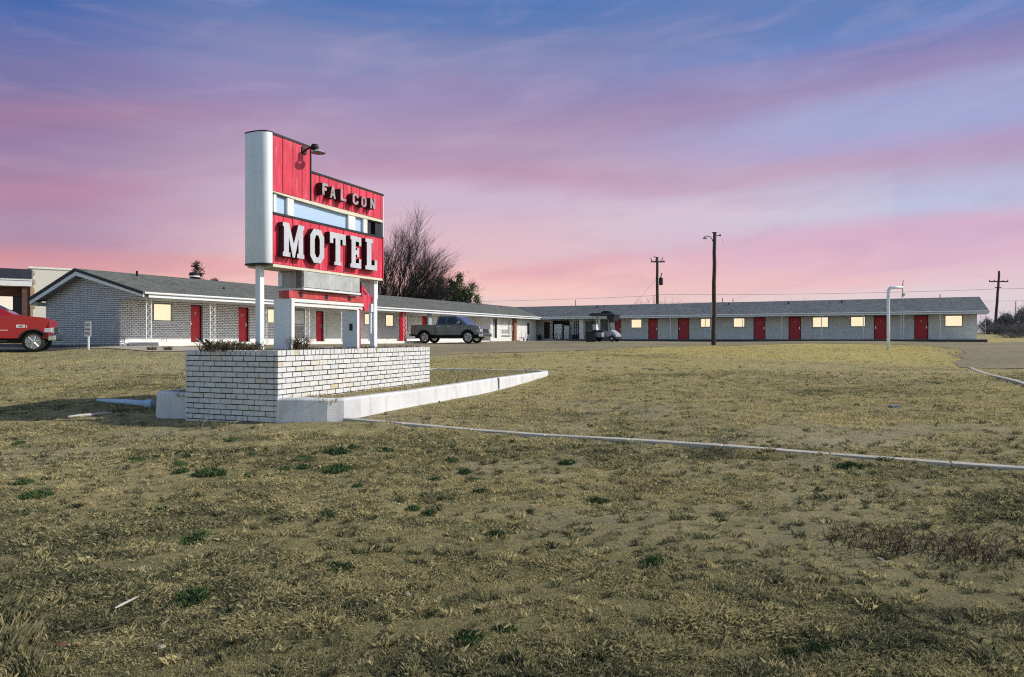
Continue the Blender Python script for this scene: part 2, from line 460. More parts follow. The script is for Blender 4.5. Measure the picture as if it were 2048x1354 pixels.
def H(x, y, fine=True):
    x = np.asarray(x, float); y = np.asarray(y, float)
    z = base_h(x, y)
    if fine:
        near = np.clip((32-y)/22, .12, 1)
        m = rough_mask(x, y)*near
        z = z+m*(.10*(fbm(x, y, 3.1, 3, 3)-.5)+.085*(fbm(x*1.0, y*1.5, .62, 3, 8)-.5)+.035*(fbm(x, y, .17, 2, 21)-.5))
    z = z-.35*in_quad(PL, x, y, .45, 10.55, -.80, 2.8, .2)          # room for the raised bed
    z = z-.45*in_quad(LW, x, y, .6, 48, .5, 9.2, .8)-.45*in_quad(RW, x, y, 0, RW_L, .5, 9, .8)
    return z
def h1(x, y, fine=True): return float(H(np.array([x]), np.array([y]), fine)[0])
def on_ground(px, py, lo=2.0, hi=120.0):
    r = (px-CX)/F; s = (py-CY)/F
    D = np.exp(np.linspace(math.log(lo), math.log(hi), 4000))
    g = H(r*D, D, False)+s*D
    k = np.argmax(g > 0)
    d = float(D[k]); return r*d, d, h1(r*d, d)

def grid_axis(pts):
    out = []
    for (a, b, st) in pts:
        n = max(1, round((b-a)/st)); out += [a+(b-a)*i/n for i in range(n)]
    out.append(pts[-1][1]); return np.array(out)
gx = grid_axis([(-700,-200,100),(-200,-60,14),(-60,-26,1.7),(-26,-11,.5),(-11,11,.1),(11,26,.5),(26,70,1.6),(70,200,13),(200,700,100)])
gy = grid_axis([(-120,-20,20),(-20,-2,3),(-2,2,.5),(2,13,.09),(13,20,.2),(20,40,.5),(40,100,1.2),(100,220,8),(220,900,85)])
GX, GY = np.meshgrid(gx, gy)
GZ = H(GX.ravel(), GY.ravel())
me = bpy.data.meshes.new('ground')
nx, ny = len(gx), len(gy)
idx = np.arange(nx*ny).reshape(ny, nx)
quads = np.stack([idx[:-1, :-1], idx[:-1, 1:], idx[1:, 1:], idx[1:, :-1]], -1).reshape(-1, 4)
me.from_pydata(np.stack([GX.ravel(), GY.ravel(), GZ+CZ], 1).tolist(), [], quads.tolist())
me.polygons.foreach_set('use_smooth', [True]*len(me.polygons))
mo = in_mound(GX.ravel(), GY.ravel()).astype(float)
yel = np.clip(np.maximum(mo*.85, .42*np.clip((GY.ravel()-13)/10, 0, 1)*np.clip((GX.ravel()+9)/8, .35, 1)*(.5+fbm(GX.ravel(), GY.ravel(), 4.0, 3, 12))), 0, 1)
at = me.attributes.new('yellow', 'FLOAT', 'POINT'); at.data.foreach_set('value', yel)
ground = bpy.data.objects.new('ground', me); COL.objects.link(ground); ground['kind'] = 'structure'

STRAW, STRAW2, OLIVE, DIRT, ASH = (.45,.375,.185), (.36,.315,.155), (.155,.15,.072), (.19,.17,.11), (.34,.31,.22)
def ground_fn(t, b):
    v = vec(t)
    n1 = t.noise(vec(t, (.9,1.6,1)), .55, 6, .62, .6); n2 = t.noise(vec(t, (1,1.7,1)), 2.2, 6, .68, .4); n3 = t.noise(v, 38, 5, .8); n4 = t.noise(v, .12, 3, .5)
    n5 = t.noise(vec(t, (1,1.5,1)), 7, 4, .7)
    col = t.mix(t.ramp(n3, [(.42, (0,0,0)), (.58, (1,1,1))]), OLIVE, STRAW2)
    col = t.mix(t.ramp(n2, [(.40, (0,0,0)), (.62, (1,1,1))]), col, STRAW)
    col = t.mix(t.math('MULTIPLY', t.ramp(n5, [(.52, (0,0,0)), (.66, (1,1,1))]), .65), col, OLIVE)
    col = t.mix(t.math('MULTIPLY', t.ramp(n1, [(.54, (0,0,0)), (.68, (1,1,1))]), .5), col, DIRT)
    col = t.mix(t.math('MULTIPLY', t.ramp(n4, [(.45, (0,0,0)), (.65, (1,1,1))]), .75), col, ASH)
    a = t.n('ShaderNodeAttribute'); a.attribute_name = 'yellow'
    yc = t.mix(t.ramp(n2, [(.4, (0,0,0)), (.65, (1,1,1))]), (.56,.46,.16), (.46,.38,.15))
    col = t.mix(a.outputs['Fac'], col, yc)
    a2 = t.n('ShaderNodeAttribute'); a2.attribute_name = 'vignette'
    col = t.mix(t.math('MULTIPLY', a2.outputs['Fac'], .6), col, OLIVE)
    t.link(col, b.inputs['Base Color']); b.inputs['Roughness'].default_value = .95; b.inputs['Specular IOR Level'].default_value = .1
    hh = t.math('ADD', t.math('MULTIPLY', n2, .8), t.math('ADD', t.math('MULTIPLY', n5, .5), t.math('MULTIPLY', n3, .3)))
    bump(t, b, hh, .12, .9)
wd = np.clip((6.4+1.6*(fbm(GX.ravel(), GY.ravel(), 1.5, 3, 55)-.5)-GY.ravel())/3.2, 0, 1)  # vignette darkening put into the colour of the near turf
at = me.attributes.new('vignette', 'FLOAT', 'POINT'); at.data.foreach_set('value', wd)
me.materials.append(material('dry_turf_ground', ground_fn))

# draped sheets: the gravel lot, the tarmac drive and the concrete apron
def draped(name, poly, mat, lift, step=.6):
    xs = np.array([p[0] for p in poly]); ys = np.array([p[1] for p in poly])
    gx_ = np.arange(xs.min(), xs.max()+step, step); gy_ = np.arange(ys.min(), ys.max()+step, step)
    bm = bmesh.new()
    vs = [bm.verts.new((x, y, 0)) for x, y in poly]; bm.faces.new(vs)
    for gxx in gx_[1:-1]:
        bmesh.ops.bisect_plane(bm, geom=bm.verts[:]+bm.edges[:]+bm.faces[:], plane_co=(gxx, 0, 0), plane_no=(1, 0, 0))
    for gyy in gy_[1:-1]:
        bmesh.ops.bisect_plane(bm, geom=bm.verts[:]+bm.edges[:]+bm.faces[:], plane_co=(0, gyy, 0), plane_no=(0, 1, 0))
    bm.verts.ensure_lookup_table()
    X = np.array([v.co.x for v in bm.verts]); Y = np.array([v.co.y for v in bm.verts])
    Z = base_h(X, Y)
    for v, z in zip(bm.verts, Z): v.co.z = z+CZ+lift
    bmesh.ops.recalc_face_normals(bm, faces=bm.faces)
    m_ = bpy.data.meshes.new(name); bm.to_mesh(m_); bm.free()
    for p in m_.polygons: p.use_smooth = True
    m_.materials.append(mat)
    o = bpy.data.objects.new(name, m_); COL.objects.link(o); o['kind'] = 'structure'; return o
def lot_fn(t, b):
    n1 = t.noise(vec(t, (1,1,1)), .22, 5, .6, .5); n2 = t.noise(vec(t), 3.5, 6, .7); n3 = t.noise(vec(t), 22, 3, .7)
    col = t.mix(t.ramp(n2, [(.35, (0,0,0)), (.65, (1,1,1))]), (.19,.165,.105), (.30,.265,.17))
    col = t.mix(t.math('MULTIPLY', t.ramp(n1, [(.42, (0,0,0)), (.62, (1,1,1))]), .7), col, (.34,.285,.18))
    col = t.mix(t.math('MULTIPLY', t.ramp(n3, [(.55, (0,0,0)), (.7, (1,1,1))]), .6), col, (.15,.13,.105))
    t.link(col, b.inputs['Base Color']); b.inputs['Roughness'].default_value = .95; b.inputs['Specular IOR Level'].default_value = .1
    bump(t, b, t.math('ADD', n2, n3), .03, .8)
LOT_MAT = material('gravel_and_dead_grass', lot_fn)
TARMAC = paint('old_tarmac', (.055,.055,.058), .9, .25, (.11,.10,.09), .5, 1.2, bmp=.01)
draped('parking_lot', LOT, LOT_MAT, .014, .9)
draped('driveway', DRIVE, TARMAC, .020, .7)
draped('concrete_apron', APRON, paint('dusty_concrete', (.40,.355,.28), .9, .12, (.27,.22,.15), .6, 1.0, bmp=.01), .027, .5)

# ------------------------------------------------------------------ dry grass: short dead blades, thinning with distance
def off_kerb(x, y):
    ok = np.ones(x.shape, bool)
    for (a, b) in (((-2.52, 10.8), (6.6, 6.15)), ((16.75, 25.3), (9.5, 11.5))):
        dx, dy = b[0]-a[0], b[1]-a[1]; t_ = np.clip(((x-a[0])*dx+(y-a[1])*dy)/(dx*dx+dy*dy), 0, 1)
        ok &= (np.hypot(x-a[0]-dx*t_, y-a[1]-dy*t_) > .075+.03*vnoise(x*3, y*3, 4))
    return ok
def blades(n, px0, px1, d0, d1, hmin, hmax, wid, seed, power=1.4, far=False):
    g = np.random.default_rng(seed)
    u = g.random(n*2)
    p = 2-power
    D = (d0**p+u*(d1**p-d0**p))**(1/p)
    r = px0+(px1-px0)*g.random(n*2)
    X = r*D; Y = D
    # patchy cover
    cov = fbm(X, Y*1.4, 1.3, 4, 31)*.55+fbm(X, Y*1.6, .33, 3, 47)*.45
    bare = fbm(X*.8, Y*1.5, 2.6, 3, 77)
    keep = (cov > .36+.25*g.random(n*2)-.12) & (bare < .57+.1*g.random(n*2))
    keep &= (rough_mask(X, Y) > .5) & off_kerb(X, Y)
    if far: keep &= ~inside(APRON, X, Y)
    k = np.nonzero(keep)[0][:n]
    X, Y, cov, bare = X[k], Y[k], cov[k], bare[k]; n = len(k)
    Z = H(X, Y)
    clump = np.clip((cov-.40)/.22, 0, 1)
    hgt = (hmin+(hmax-hmin)*g.random(n)**1.8)*(.4+1.5*clump)
    w = wid*(.6+.8*g.random(n))
    # a lean shared by neighbouring blades makes swirls; plus scatter
    flow = 6.28*fbm(X, Y, .8, 2, 91)*1.6
    ang = flow+g.normal(0, 1.6, n)
    lean = np.clip(g.normal(.95, .45, n), .05, 2.2)
    dx, dy = np.cos(ang), np.sin(ang)
    tx, ty, tz = dx*hgt*lean, dy*hgt*lean, hgt*(1.0-.28*np.minimum(lean, 2))
    sa = g.random(n)*6.28
    sx, sy = np.cos(sa)*w*.5, np.sin(sa)*w*.5
    v = np.empty((n, 4, 3))
    v[:, 0] = np.stack([X-sx, Y-sy, Z-.008], 1); v[:, 1] = np.stack([X+sx, Y+sy, Z-.008], 1)
    mz = Z+tz*.62
    v[:, 2] = np.stack([X+tx*.38+sx*.55, Y+ty*.38+sy*.55, mz], 1)
    v[:, 3] = np.stack([X+tx, Y+ty, Z+tz], 1)
    tone = np.clip(.62+.9*(fbm(X, Y*1.6, 2.2, 4, 5)-.5)+.9*(fbm(X, Y*1.5, 6.0, 2, 88)-.5)+.85*(fbm(X, Y*1.5, .33, 3, 63)-.5)+g.normal(0, .22, n)+.10*np.clip((Y-12)/10, 0, 1), 0, 1)
    yl = in_mound(X, Y); near_ = np.clip((6.4+1.6*(fbm(X, Y, 1.5, 3, 55)-.5)-Y)/3.2, 0, 1); tone = np.clip(tone-.40*near_, 0, 1); tone = np.where(yl > g.random(n), np.clip(.90+.1*tone, 0, 1), np.minimum(tone, .93))  # near blades toned darker for the same vignette
    v[:, :, 2] += CZ
    return v.reshape(-1, 3), np.repeat(tone, 4), n
def blade_mesh(name, sets, mats):
    V = np.concatenate([s[0] for s in sets]); T = np.concatenate([s[1] for s in sets]); n = sum(s[2] for s in sets)
    m_ = bpy.data.meshes.new(name)
    m_.vertices.add(len(V)); m_.vertices.foreach_set('co', V.astype(np.float32).ravel())
    base = np.arange(n)*4
    lo = np.stack([base, base+1, base+2, base, base+2, base+3], 1).astype(np.int32)
    m_.loops.add(n*6); m_.loops.foreach_set('vertex_index', lo.ravel())
    m_.polygons.add(n*2); m_.polygons.foreach_set('loop_start', (np.arange(n*2)*3).astype(np.int32))
    try: m_.polygons.foreach_set('loop_total', np.full(n*2, 3, np.int32))
    except Exception: pass
    m_.update(calc_edges=True)
    a = m_.attributes.new('tone', 'FLOAT', 'POINT'); a.data.foreach_set('value', T.astype(np.float32))
    m_.materials.append(mats)
    o = bpy.data.objects.new(name, m_); COL.objects.link(o); return o
def blade_fn(t, b):
    a = t.n('ShaderNodeAttribute'); a.attribute_name = 'tone'
    col = t.ramp(a.outputs['Fac'], [(0, (.075,.078,.048)), (.16, (.115,.125,.066)), (.34, (.225,.222,.125)), (.55, (.42,.37,.195)), (.76, (.56,.49,.26)), (.92, (.60,.52,.28)), (1, (.60,.50,.19))])
    t.link(col, b.inputs['Base Color']); b.inputs['Roughness'].default_value = .7; b.inputs['Specular IOR Level'].default_value = .15
    tr = t.n('ShaderNodeBsdfTranslucent'); t.link(col, tr.inputs['Color'])
    mx = t.n('ShaderNodeMixShader'); mx.inputs[0].default_value = .38
    t.link(b.outputs[0], mx.inputs[1]); t.link(tr.outputs[0], mx.inputs[2])
    out = [n_ for n_ in t.nt.nodes if n_.type == 'OUTPUT_MATERIAL'][0]
    t.link(mx.outputs[0], out.inputs['Surface'])
BLADE = material('dead_grass_blades', blade_fn)
gsets = [blades(520000, -.86, .86, 2.5, 8.0, .008, .030, .0023, 1, 1.0),
         blades(330000, -.84, .84, 7.6, 20.0, .014, .040, .0060, 2, 1.2),
         blades(130000, -.84, .84, 19.0, 48.0, .02, .045, .014, 3, 1.3, True)]
def tufts(nc, nb, d0, d1, hmin, hmax, rad, wid, seed):
    g = np.random.default_rng(seed); D = d0+(d1-d0)*g.random(nc)**.85; r = -.86+1.72*g.random(nc)
    cx, cy = r*D, D; k = (rough_mask(cx, cy) > .5) & off_kerb(cx, cy); cx, cy = cx[k], cy[k]; nc = len(cx)
    ch = hmin+(hmax-hmin)*g.random(nc)**2; ct = np.clip(g.normal(.42, .24, nc), 0, .93); ca = g.random(nc)*6.28
    i = np.repeat(np.arange(nc), nb); n = len(i); q = rad*np.sqrt(g.random(n))*(.6+.8*g.random(nc))[i]; a = g.random(n)*6.28
    X, Y = cx[i]+q*np.cos(a), cy[i]+q*np.sin(a)*.8; Z = H(X, Y)
    h = ch[i]*(.35+.75*g.random(n)); w = wid*(.6+.8*g.random(n)); l = np.clip(g.normal(.5, .35, n), 0, 1.4); b = np.where(g.random(n) < .6, ca[i]+g.normal(0, .7, n), g.random(n)*6.28)
    s = g.random(n)*6.28; sx, sy = np.cos(s)*w/2, np.sin(s)*w/2; tx, ty = np.cos(b)*h*l, np.sin(b)*h*l
    v = np.empty((n, 4, 3))
    v[:, 0] = np.stack([X-sx, Y-sy, Z-.01], 1); v[:, 1] = np.stack([X+sx, Y+sy, Z-.01], 1)
    v[:, 2] = np.stack([X+tx*.35+sx*.6, Y+ty*.35+sy*.6, Z+h*.6], 1); v[:, 3] = np.stack([X+tx, Y+ty, Z+h*(1-.2*l)], 1); v[:, :, 2] += CZ
    return v.reshape(-1, 3), np.repeat(np.clip(ct[i]+g.normal(0, .12, n), 0, .93), 4), n
gsets += [tufts(4200, 30, 2.6, 8.5, .02, .060, .042, .0020, 61), tufts(5200, 20, 7.5, 22, .025, .070, .065, .0042, 62), tufts(3200, 12, 20, 46, .03, .085, .13, .010, 63)]
grass = blade_mesh('dry_grass', gsets, BLADE); grass['kind'] = 'stuff'

# ------------------------------------------------------------------ light, sky, camera
SUN_EL = math.radians(34); sh = Vector((1.0, .03, 0)).normalized()
sdir = Vector((sh.x*math.cos(SUN_EL), sh.y*math.cos(SUN_EL), math.sin(SUN_EL)))
sl = bpy.data.lights.new('sun', 'SUN'); sl.energy = 3.9; sl.angle = math.radians(.5); sl.color = (1, .93, .82)
so = bpy.data.objects.new('sun', sl); COL.objects.link(so); so.location = (40, 0, 40)
so.rotation_euler = sdir.to_track_quat('Z', 'Y').to_euler()

w = bpy.data.worlds.new('World'); scene.world = w; w.use_nodes = True
t = NT(w.node_tree); bg = w.node_tree.nodes['Background']; wout = [n_ for n_ in w.node_tree.nodes if n_.type == 'OUTPUT_WORLD'][0]
tc = t.n('ShaderNodeTexCoord'); sp = t.n('ShaderNodeSeparateXYZ'); t.link(tc.outputs['Generated'], sp.inputs[0])
az = t.math('ARCTAN2', sp.outputs[0], sp.outputs[1]); el0 = t.math('ARCSINE', sp.outputs[2])
cb = t.n('ShaderNodeCombineXYZ'); t.link(t.math('MULTIPLY', az, 2.2), cb.inputs[0]); t.link(t.math('MULTIPLY_ADD', az, -1.2, t.math('MULTIPLY', el0, 15.0)), cb.inputs[1])
cb2 = t.n('ShaderNodeCombineXYZ'); t.link(t.math('MULTIPLY', az, 3.0), cb2.inputs[0]); t.link(t.math('MULTIPLY_ADD', az, -1.0, t.math('MULTIPLY', el0, 34.0)), cb2.inputs[1])
nA = t.noise(cb.outputs[0], 1.0, 4, .5, .3); nB = t.noise(cb2.outputs[0], 1.0, 5, .55, .2)
el = t.math('ADD', el0, t.math('MULTIPLY_ADD', nA, .050, -.025))
def EL(px, y): return math.atan2(CY-y, math.hypot(F, px-CX))
def sky_ramp(px, st):
    s_ = sorted((min(1, max(0, EL(px, y)/.6)), lin(c)) for y, c in st)
    return t.ramp(t.math('DIVIDE', el, .6, clamp=True), s_, 'EASE')
L_ = sky_ramp(100, [(677,(228,172,160)),(560,(226,162,156)),(532,(208,150,157)),(508,(186,144,165)),(450,(172,140,168)),(400,(172,134,164)),(350,(164,131,165)),(300,(150,127,168)),(250,(140,121,164)),(200,(133,120,164)),(150,(120,119,168)),(100,(104,114,170)),(40,(77,107,172)),(0,(54,102,170))])
C_ = sky_ramp(1005, [(677,(236,212,204)),(603,(238,208,200)),(585,(246,203,194)),(555,(244,191,188)),(500,(226,190,200)),(450,(217,186,201)),(400,(204,182,205)),(350,(192,166,190)),(300,(178,154,186)),(250,(167,148,184)),(200,(152,142,184)),(150,(138,140,184)),(100,(124,135,182)),(40,(95,125,182)),(0,(76,119,182))])
R_ = sky_ramp(1905, [(677,(220,216,222)),(595,(226,212,216)),(550,(228,198,208)),(510,(220,184,204)),(460,(196,182,212)),(415,(184,190,221)),(370,(186,183,214)),(320,(184,174,206)),(270,(170,166,208)),(220,(164,170,212)),(170,(160,160,203)),(120,(146,144,192)),(80,(122,130,186)),(40,(106,134,194)),(0,(98,130,188))])
f1 = t.n('ShaderNodeMapRange', interpolation_type='SMOOTHSTEP'); t.link(az, f1.inputs[0]); f1.inputs[1].default_value = -.64; f1.inputs[2].default_value = -.30
f2 = t.n('ShaderNodeMapRange', interpolation_type='SMOOTHSTEP'); t.link(az, f2.inputs[0]); f2.inputs[1].default_value = .0; f2.inputs[2].default_value = .5
sky = t.mix(f2.outputs[0], t.mix(f1.outputs[0], L_, C_), R_)
def curve(pts, lo, hi, ylo, yhi):
    x = t.n('ShaderNodeMapRange'); t.link(az, x.inputs[0]); x.inputs[1].default_value = lo; x.inputs[2].default_value = hi
    fc = t.n('ShaderNodeFloatCurve'); c = fc.mapping.curves[0]
    pp = [((a-lo)/(hi-lo), (b_-ylo)/(yhi-ylo)) for a, b_ in pts]
    while len(c.points) < len(pp): c.points.new(.5, .5)
    for q, (a, b_) in zip(c.points, pp): q.location = (a, b_)
    fc.mapping.update(); t.link(x.outputs[0], fc.inputs['Value'])
    return t.math('MULTIPLY_ADD', fc.outputs[0], yhi-ylo, ylo)
AZ = lambda px: math.atan2(px-CX, F)
def band(sky, line, stren, width, col, soft_up=1.0):
    ce = curve([(AZ(px), EL(px, y)) for px, y in line], -.9, .9, 0, .5)
    st = curve([(AZ(px), s) for px, s in stren], -.9, .9, 0, 1)
    d = t.math('DIVIDE', t.math('SUBTRACT', el, ce), width)
    if soft_up != 1.0:
        d = t.math('MAXIMUM', t.math('DIVIDE', d, soft_up), t.math('MULTIPLY', d, -1.0))
    gss = t.math('POWER', 2.718, t.math('MULTIPLY', t.math('MULTIPLY', d, d), -1.0))
    f = t.math('MULTIPLY', t.math('MULTIPLY', gss, st), t.math('MULTIPLY_ADD', nB, .7, .62), clamp=True)
    return t.mix(f, sky, lin(col))
sky = band(sky, [(-200,245),(100,240),(450,225),(800,235)], [(-200,0.47),(150,0.47),(400,0.30),(700,0.00)], .020, (170,126,158))
sky = band(sky, [(-200,385),(120,378),(480,350)], [(-200,0.51),(150,0.51),(380,0.30),(600,0.00)], .018, (190,138,164))
sky = band(sky, [(-200,440),(200,430),(500,410)], [(-200,0.26),(200,0.34),(500,0.26),(900,0.00)], .016, (182,150,180))
sky = band(sky, [(-200,520),(300,520),(500,535)], [(-200,0.51),(150,0.42),(420,0.34),(560,0.00)], .014, (222,148,156))
sky = band(sky, [(600,300),(1000,292),(1400,260)], [(500,0.00),(800,0.30),(1100,0.17),(1400,0.00)], .022, (180,152,184))
sky = band(sky, [(1500,175),(1750,195),(2048,175),(2400,150)], [(1250,0.00),(1600,0.34),(1900,0.51),(2400,0.42)], .034, (160,172,214))
sky = band(sky, [(1000,252),(1400,217),(1700,165),(2048,88),(2300,30)], [(900,0),(1150,.22),(1450,.42),(1750,.40),(2048,.28),(2400,.2)], .024, (158,124,160))
sky = band(sky, [(600,345),(820,335),(1050,348),(1400,372),(1700,330),(2048,272),(2300,235)], [(500,0.00),(800,0.51),(1000,0.42),(1250,0.42),(1600,0.47),(1900,0.42),(2400,0.34)], .019, (190,138,168))
sky = band(sky, [(700,385),(1000,385),(1300,420)], [(600,0.00),(850,0.51),(1100,0.34),(1400,0.00)], .020, (212,188,208))
sky = band(sky, [(1000,440),(1400,440),(1700,425),(1900,420)], [(1050,0),(1350,.5),(1550,.6),(1800,.0)], .042, (223,203,214))
sky = band(sky, [(1500,415),(1800,405),(2048,395),(2400,380)], [(1500,0),(1700,.35),(1900,.45),(2400,.35)], .032, (194,200,226))
sky = band(sky, [(1450,505),(1700,482),(2048,448),(2400,420)], [(1350,0.00),(1600,0.42),(1850,0.47),(2100,0.47),(2500,0.34)], .019, (228,166,188))
sky = band(sky, [(1000,545),(1200,522),(1400,505)], [(950,0.00),(1180,0.42),(1300,0.26),(1450,0.00)], .010, (222,160,176))
sky = band(sky, [(1000,600),(1350,590),(1700,565),(1900,560)], [(1000,0.00),(1350,0.38),(1650,0.51),(1850,0.17),(2048,0.00)], .024, (244,188,188))
# fine wisps
sky = t.mix(t.math('MULTIPLY', t.ramp(nB, [(.45, (0,0,0)), (.75, (1,1,1))]), .10), sky, lin((214,178,198)))
sky = t.mix(t.math('MULTIPLY', t.ramp(nA, [(.50, (0,0,0)), (.72, (1,1,1))]), .08), sky, lin((150,126,164)))
cb3 = t.n('ShaderNodeCombineXYZ'); t.link(t.math('MULTIPLY', az, 6.5), cb3.inputs[0]); t.link(t.math('MULTIPLY_ADD', az, -2.6, t.math('MULTIPLY', el0, 24.0)), cb3.inputs[1])
nC = t.noise(cb3.outputs[0], 1.0, 7, .58, .5)
sky = t.mix(t.math('MULTIPLY', t.ramp(nC, [(.50, (0,0,0)), (.70, (1,1,1))]), .16), sky, lin((206,186,212)))
sky = t.mix(t.math('MULTIPLY', t.ramp(nC, [(.30, (1,1,1)), (.48, (0,0,0))]), .14), sky, lin((150,118,160)))
# away from the afterglow the dome is the clear sky
ns = t.n('ShaderNodeTexSky'); ns.sky_type = 'NISHITA'; ns.sun_disc = False; ns.sun_elevation = SUN_EL; ns.sun_rotation = math.atan2(sh.x, sh.y)
ns.air_density = 1.0; ns.dust_density = .6; ns.ozone_density = 1.0
nsc = t.mix(1.0, ns.outputs[0], (.150, .142, .136), 'MULTIPLY')
up = t.n('ShaderNodeMapRange', interpolation_type='SMOOTHSTEP'); t.link(el0, up.inputs[0]); up.inputs[1].default_value = .50; up.inputs[2].default_value = .95
back = t.n('ShaderNodeMapRange', interpolation_type='SMOOTHSTEP'); t.link(t.math('ABSOLUTE', az), back.inputs[0]); back.inputs[1].default_value = .8; back.inputs[2].default_value = 1.5
sky = t.mix(t.math('MAXIMUM', up.outputs[0], back.outputs[0]), sky, nsc)
t.link(sky, bg.inputs['Color']); bg.inputs['Strength'].default_value = 1.0

cam = bpy.data.cameras.new('camera'); cam.sensor_width = 36; cam.lens = 36*F/2048; cam.clip_end = 3000; cam.clip_start = .05
co = bpy.data.objects.new('camera', cam); COL.objects.link(co); co.location = (0, 0, CZ); co.rotation_euler = (math.pi/2, 0, 0)
scene.camera = co
vs_ = scene.view_settings; vs_.view_transform = 'Standard'; vs_.look = 'None'; vs_.exposure = 0; vs_.gamma = 1
# ------------------------------------------------------------------ brick planter and kerbed island
PLEN, PWID, PTOP = 5.04, 1.89, -.179
pl = thing('brick_planter', 'long white painted brick planter that carries the motel sign posts', 'planter', PL.o[0], PL.o[1], -1.32, PL.ang)
m = MB(); m.box(.014, PLEN-.014, .014, PWID-.014, -1.6, PTOP-.035); m.build('mortar_core', MORTAR, pl)
bk = MB(); CH = .0868
def brick_row(axis, a0, a1, z0, z1, blen, off, put):
    p = a0-off
    if off > blen*.62: p += blen-off if False else 0
    while p < a1-.01:
        q = p+blen
        if a1-q < .07: q = a1+.001
        if q-a0 < .07: q += blen
        s0, s1 = max(p, a0), min(q, a1)
        if s1-s0 > .03:
            bk.curat = min(.999, max(.02, rng.betavariate(2, 2.6) if rng.random() < .9 else rng.uniform(.86, 1)))
            g = .0078+rng.uniform(-.002, .002); pr = rng.gauss(0, .0022)
            put(s0+g, s1-g, z0+g+rng.uniform(-.001, .001), z1-g+rng.uniform(-.001, .001), pr)
        p = q
nrow = 13; zb0 = PTOP-.098-nrow*CH
for r in range(nrow+1):
    z0 = zb0+r*CH; z1 = z0+CH; top = (r == nrow)
    if top: z1 = PTOP
    L = .105 if top else .232
    off = (0.0 if top else (.116 if r % 2 else .018)+rng.uniform(-.015, .015))
    brick_row('x', 0, PLEN, z0, z1, L, off, lambda a, b, c, d, p: bk.box(a, b, 0+p, .07, c, d))
    brick_row('x', 0, PLEN, z0, z1, L, off+.1, lambda a, b, c, d, p: bk.box(a, b, PWID-.07, PWID-p, c, d))
    brick_row('y', .072, PWID-.072, z0, z1, L*.98, off+.06, lambda a, b, c, d, p: bk.box(0+p, .07, a, b, c, d))
    brick_row('y', .072, PWID-.072, z0, z1, L*.98, off+.03, lambda a, b, c, d, p: bk.box(PLEN-.07, PLEN-p, a, b, c, d))
bk.build('brick_face', BRICK_PAINT, pl)
m = MB(); m.box(.1, PLEN-.1, .1, PWID-.1, -.30, PTOP-.012)
m.build('planting_soil', paint('planter_soil', (.10,.08,.05), .95, .4, bmp=.02), pl)

# the raised kerb around the island
outer = [(.012,.02),(.12,-.40),(.26,-.74),(.42,-.93),(.72,-1.04),(1.3,-1.09),(2.2,-1.10),(4,-1.11),(6.2,-1.12),(8.2,-1.12),(10.0,-1.12),(10.45,-1.0),(10.7,-.7),(10.78,-.2),(10.8,1.0),(10.8,2.2),(10.6,2.75),(10.2,3.0),(9,3.1),(6,3.12),(3,3.12),(1.0,3.12),(.62,3.10),(.44,3.0),(.36,2.8),(.33,2.3),(.33,1.87)]
def offset(pl_, d):
    out = []
    for i, p in enumerate(pl_):
        a = Vector(pl_[max(i-1, 0)]); b = Vector(pl_[min(i+1, len(pl_)-1)]); tt = (b-a).normalized()
        out.append((p[0]-tt.y*d, p[1]+tt.x*d))
    return out
inner = offset(outer, .17)
kb = thing('raised_island_kerb', 'thick white painted kerb curving round the raised bed below the brick planter', 'kerb', PL.o[0], PL.o[1], -1.32, PL.ang)
m = MB(); TOP = -.935
def kz(i): return TOP+.006*math.sin(i*1.7)
n = len(outer)
ob = offset(outer, -.035)
prof = lambda i: [(*ob[i], -1.62), (*offset(outer, -.004)[i], kz(i)-.03), (*offset(outer, .02)[i], kz(i)), (*inner[i], kz(i)), (*inner[i], -1.4)]
vs = []; fs = []
for i in range(n): vs += prof(i)
for i in range(n-1):
    for k in range(4): fs.append((i*5+k, i*5+k+1, (i+1)*5+k+1, (i+1)*5+k))
fs += [(0,1,2,3,4), tuple((n-1)*5+k for k in (4,3,2,1,0))]
m.add(vs, fs); m.build('kerb_wall', CONCRETE, kb)
m = MB()      # a patched joint and hairline cracks standing open in the kerb face
for (x, wd) in ((6.3, .035),):
    m.box(x, x+wd, -1.158, -1.09, TOP-.26, TOP+.004)
m.build('kerb_joint', paint('kerb_joint', (.30,.30,.30), .9, .3), kb)
bed = [(p[0], p[1]) for p in offset(outer, .1)]
bw = MB(); bw.prism([PL.w(*p) for p in bed], -1.3, -.985, 'xy')
b_ = bw.build('raised_bed', me.materials[0]); b_['kind'] = 'structure'
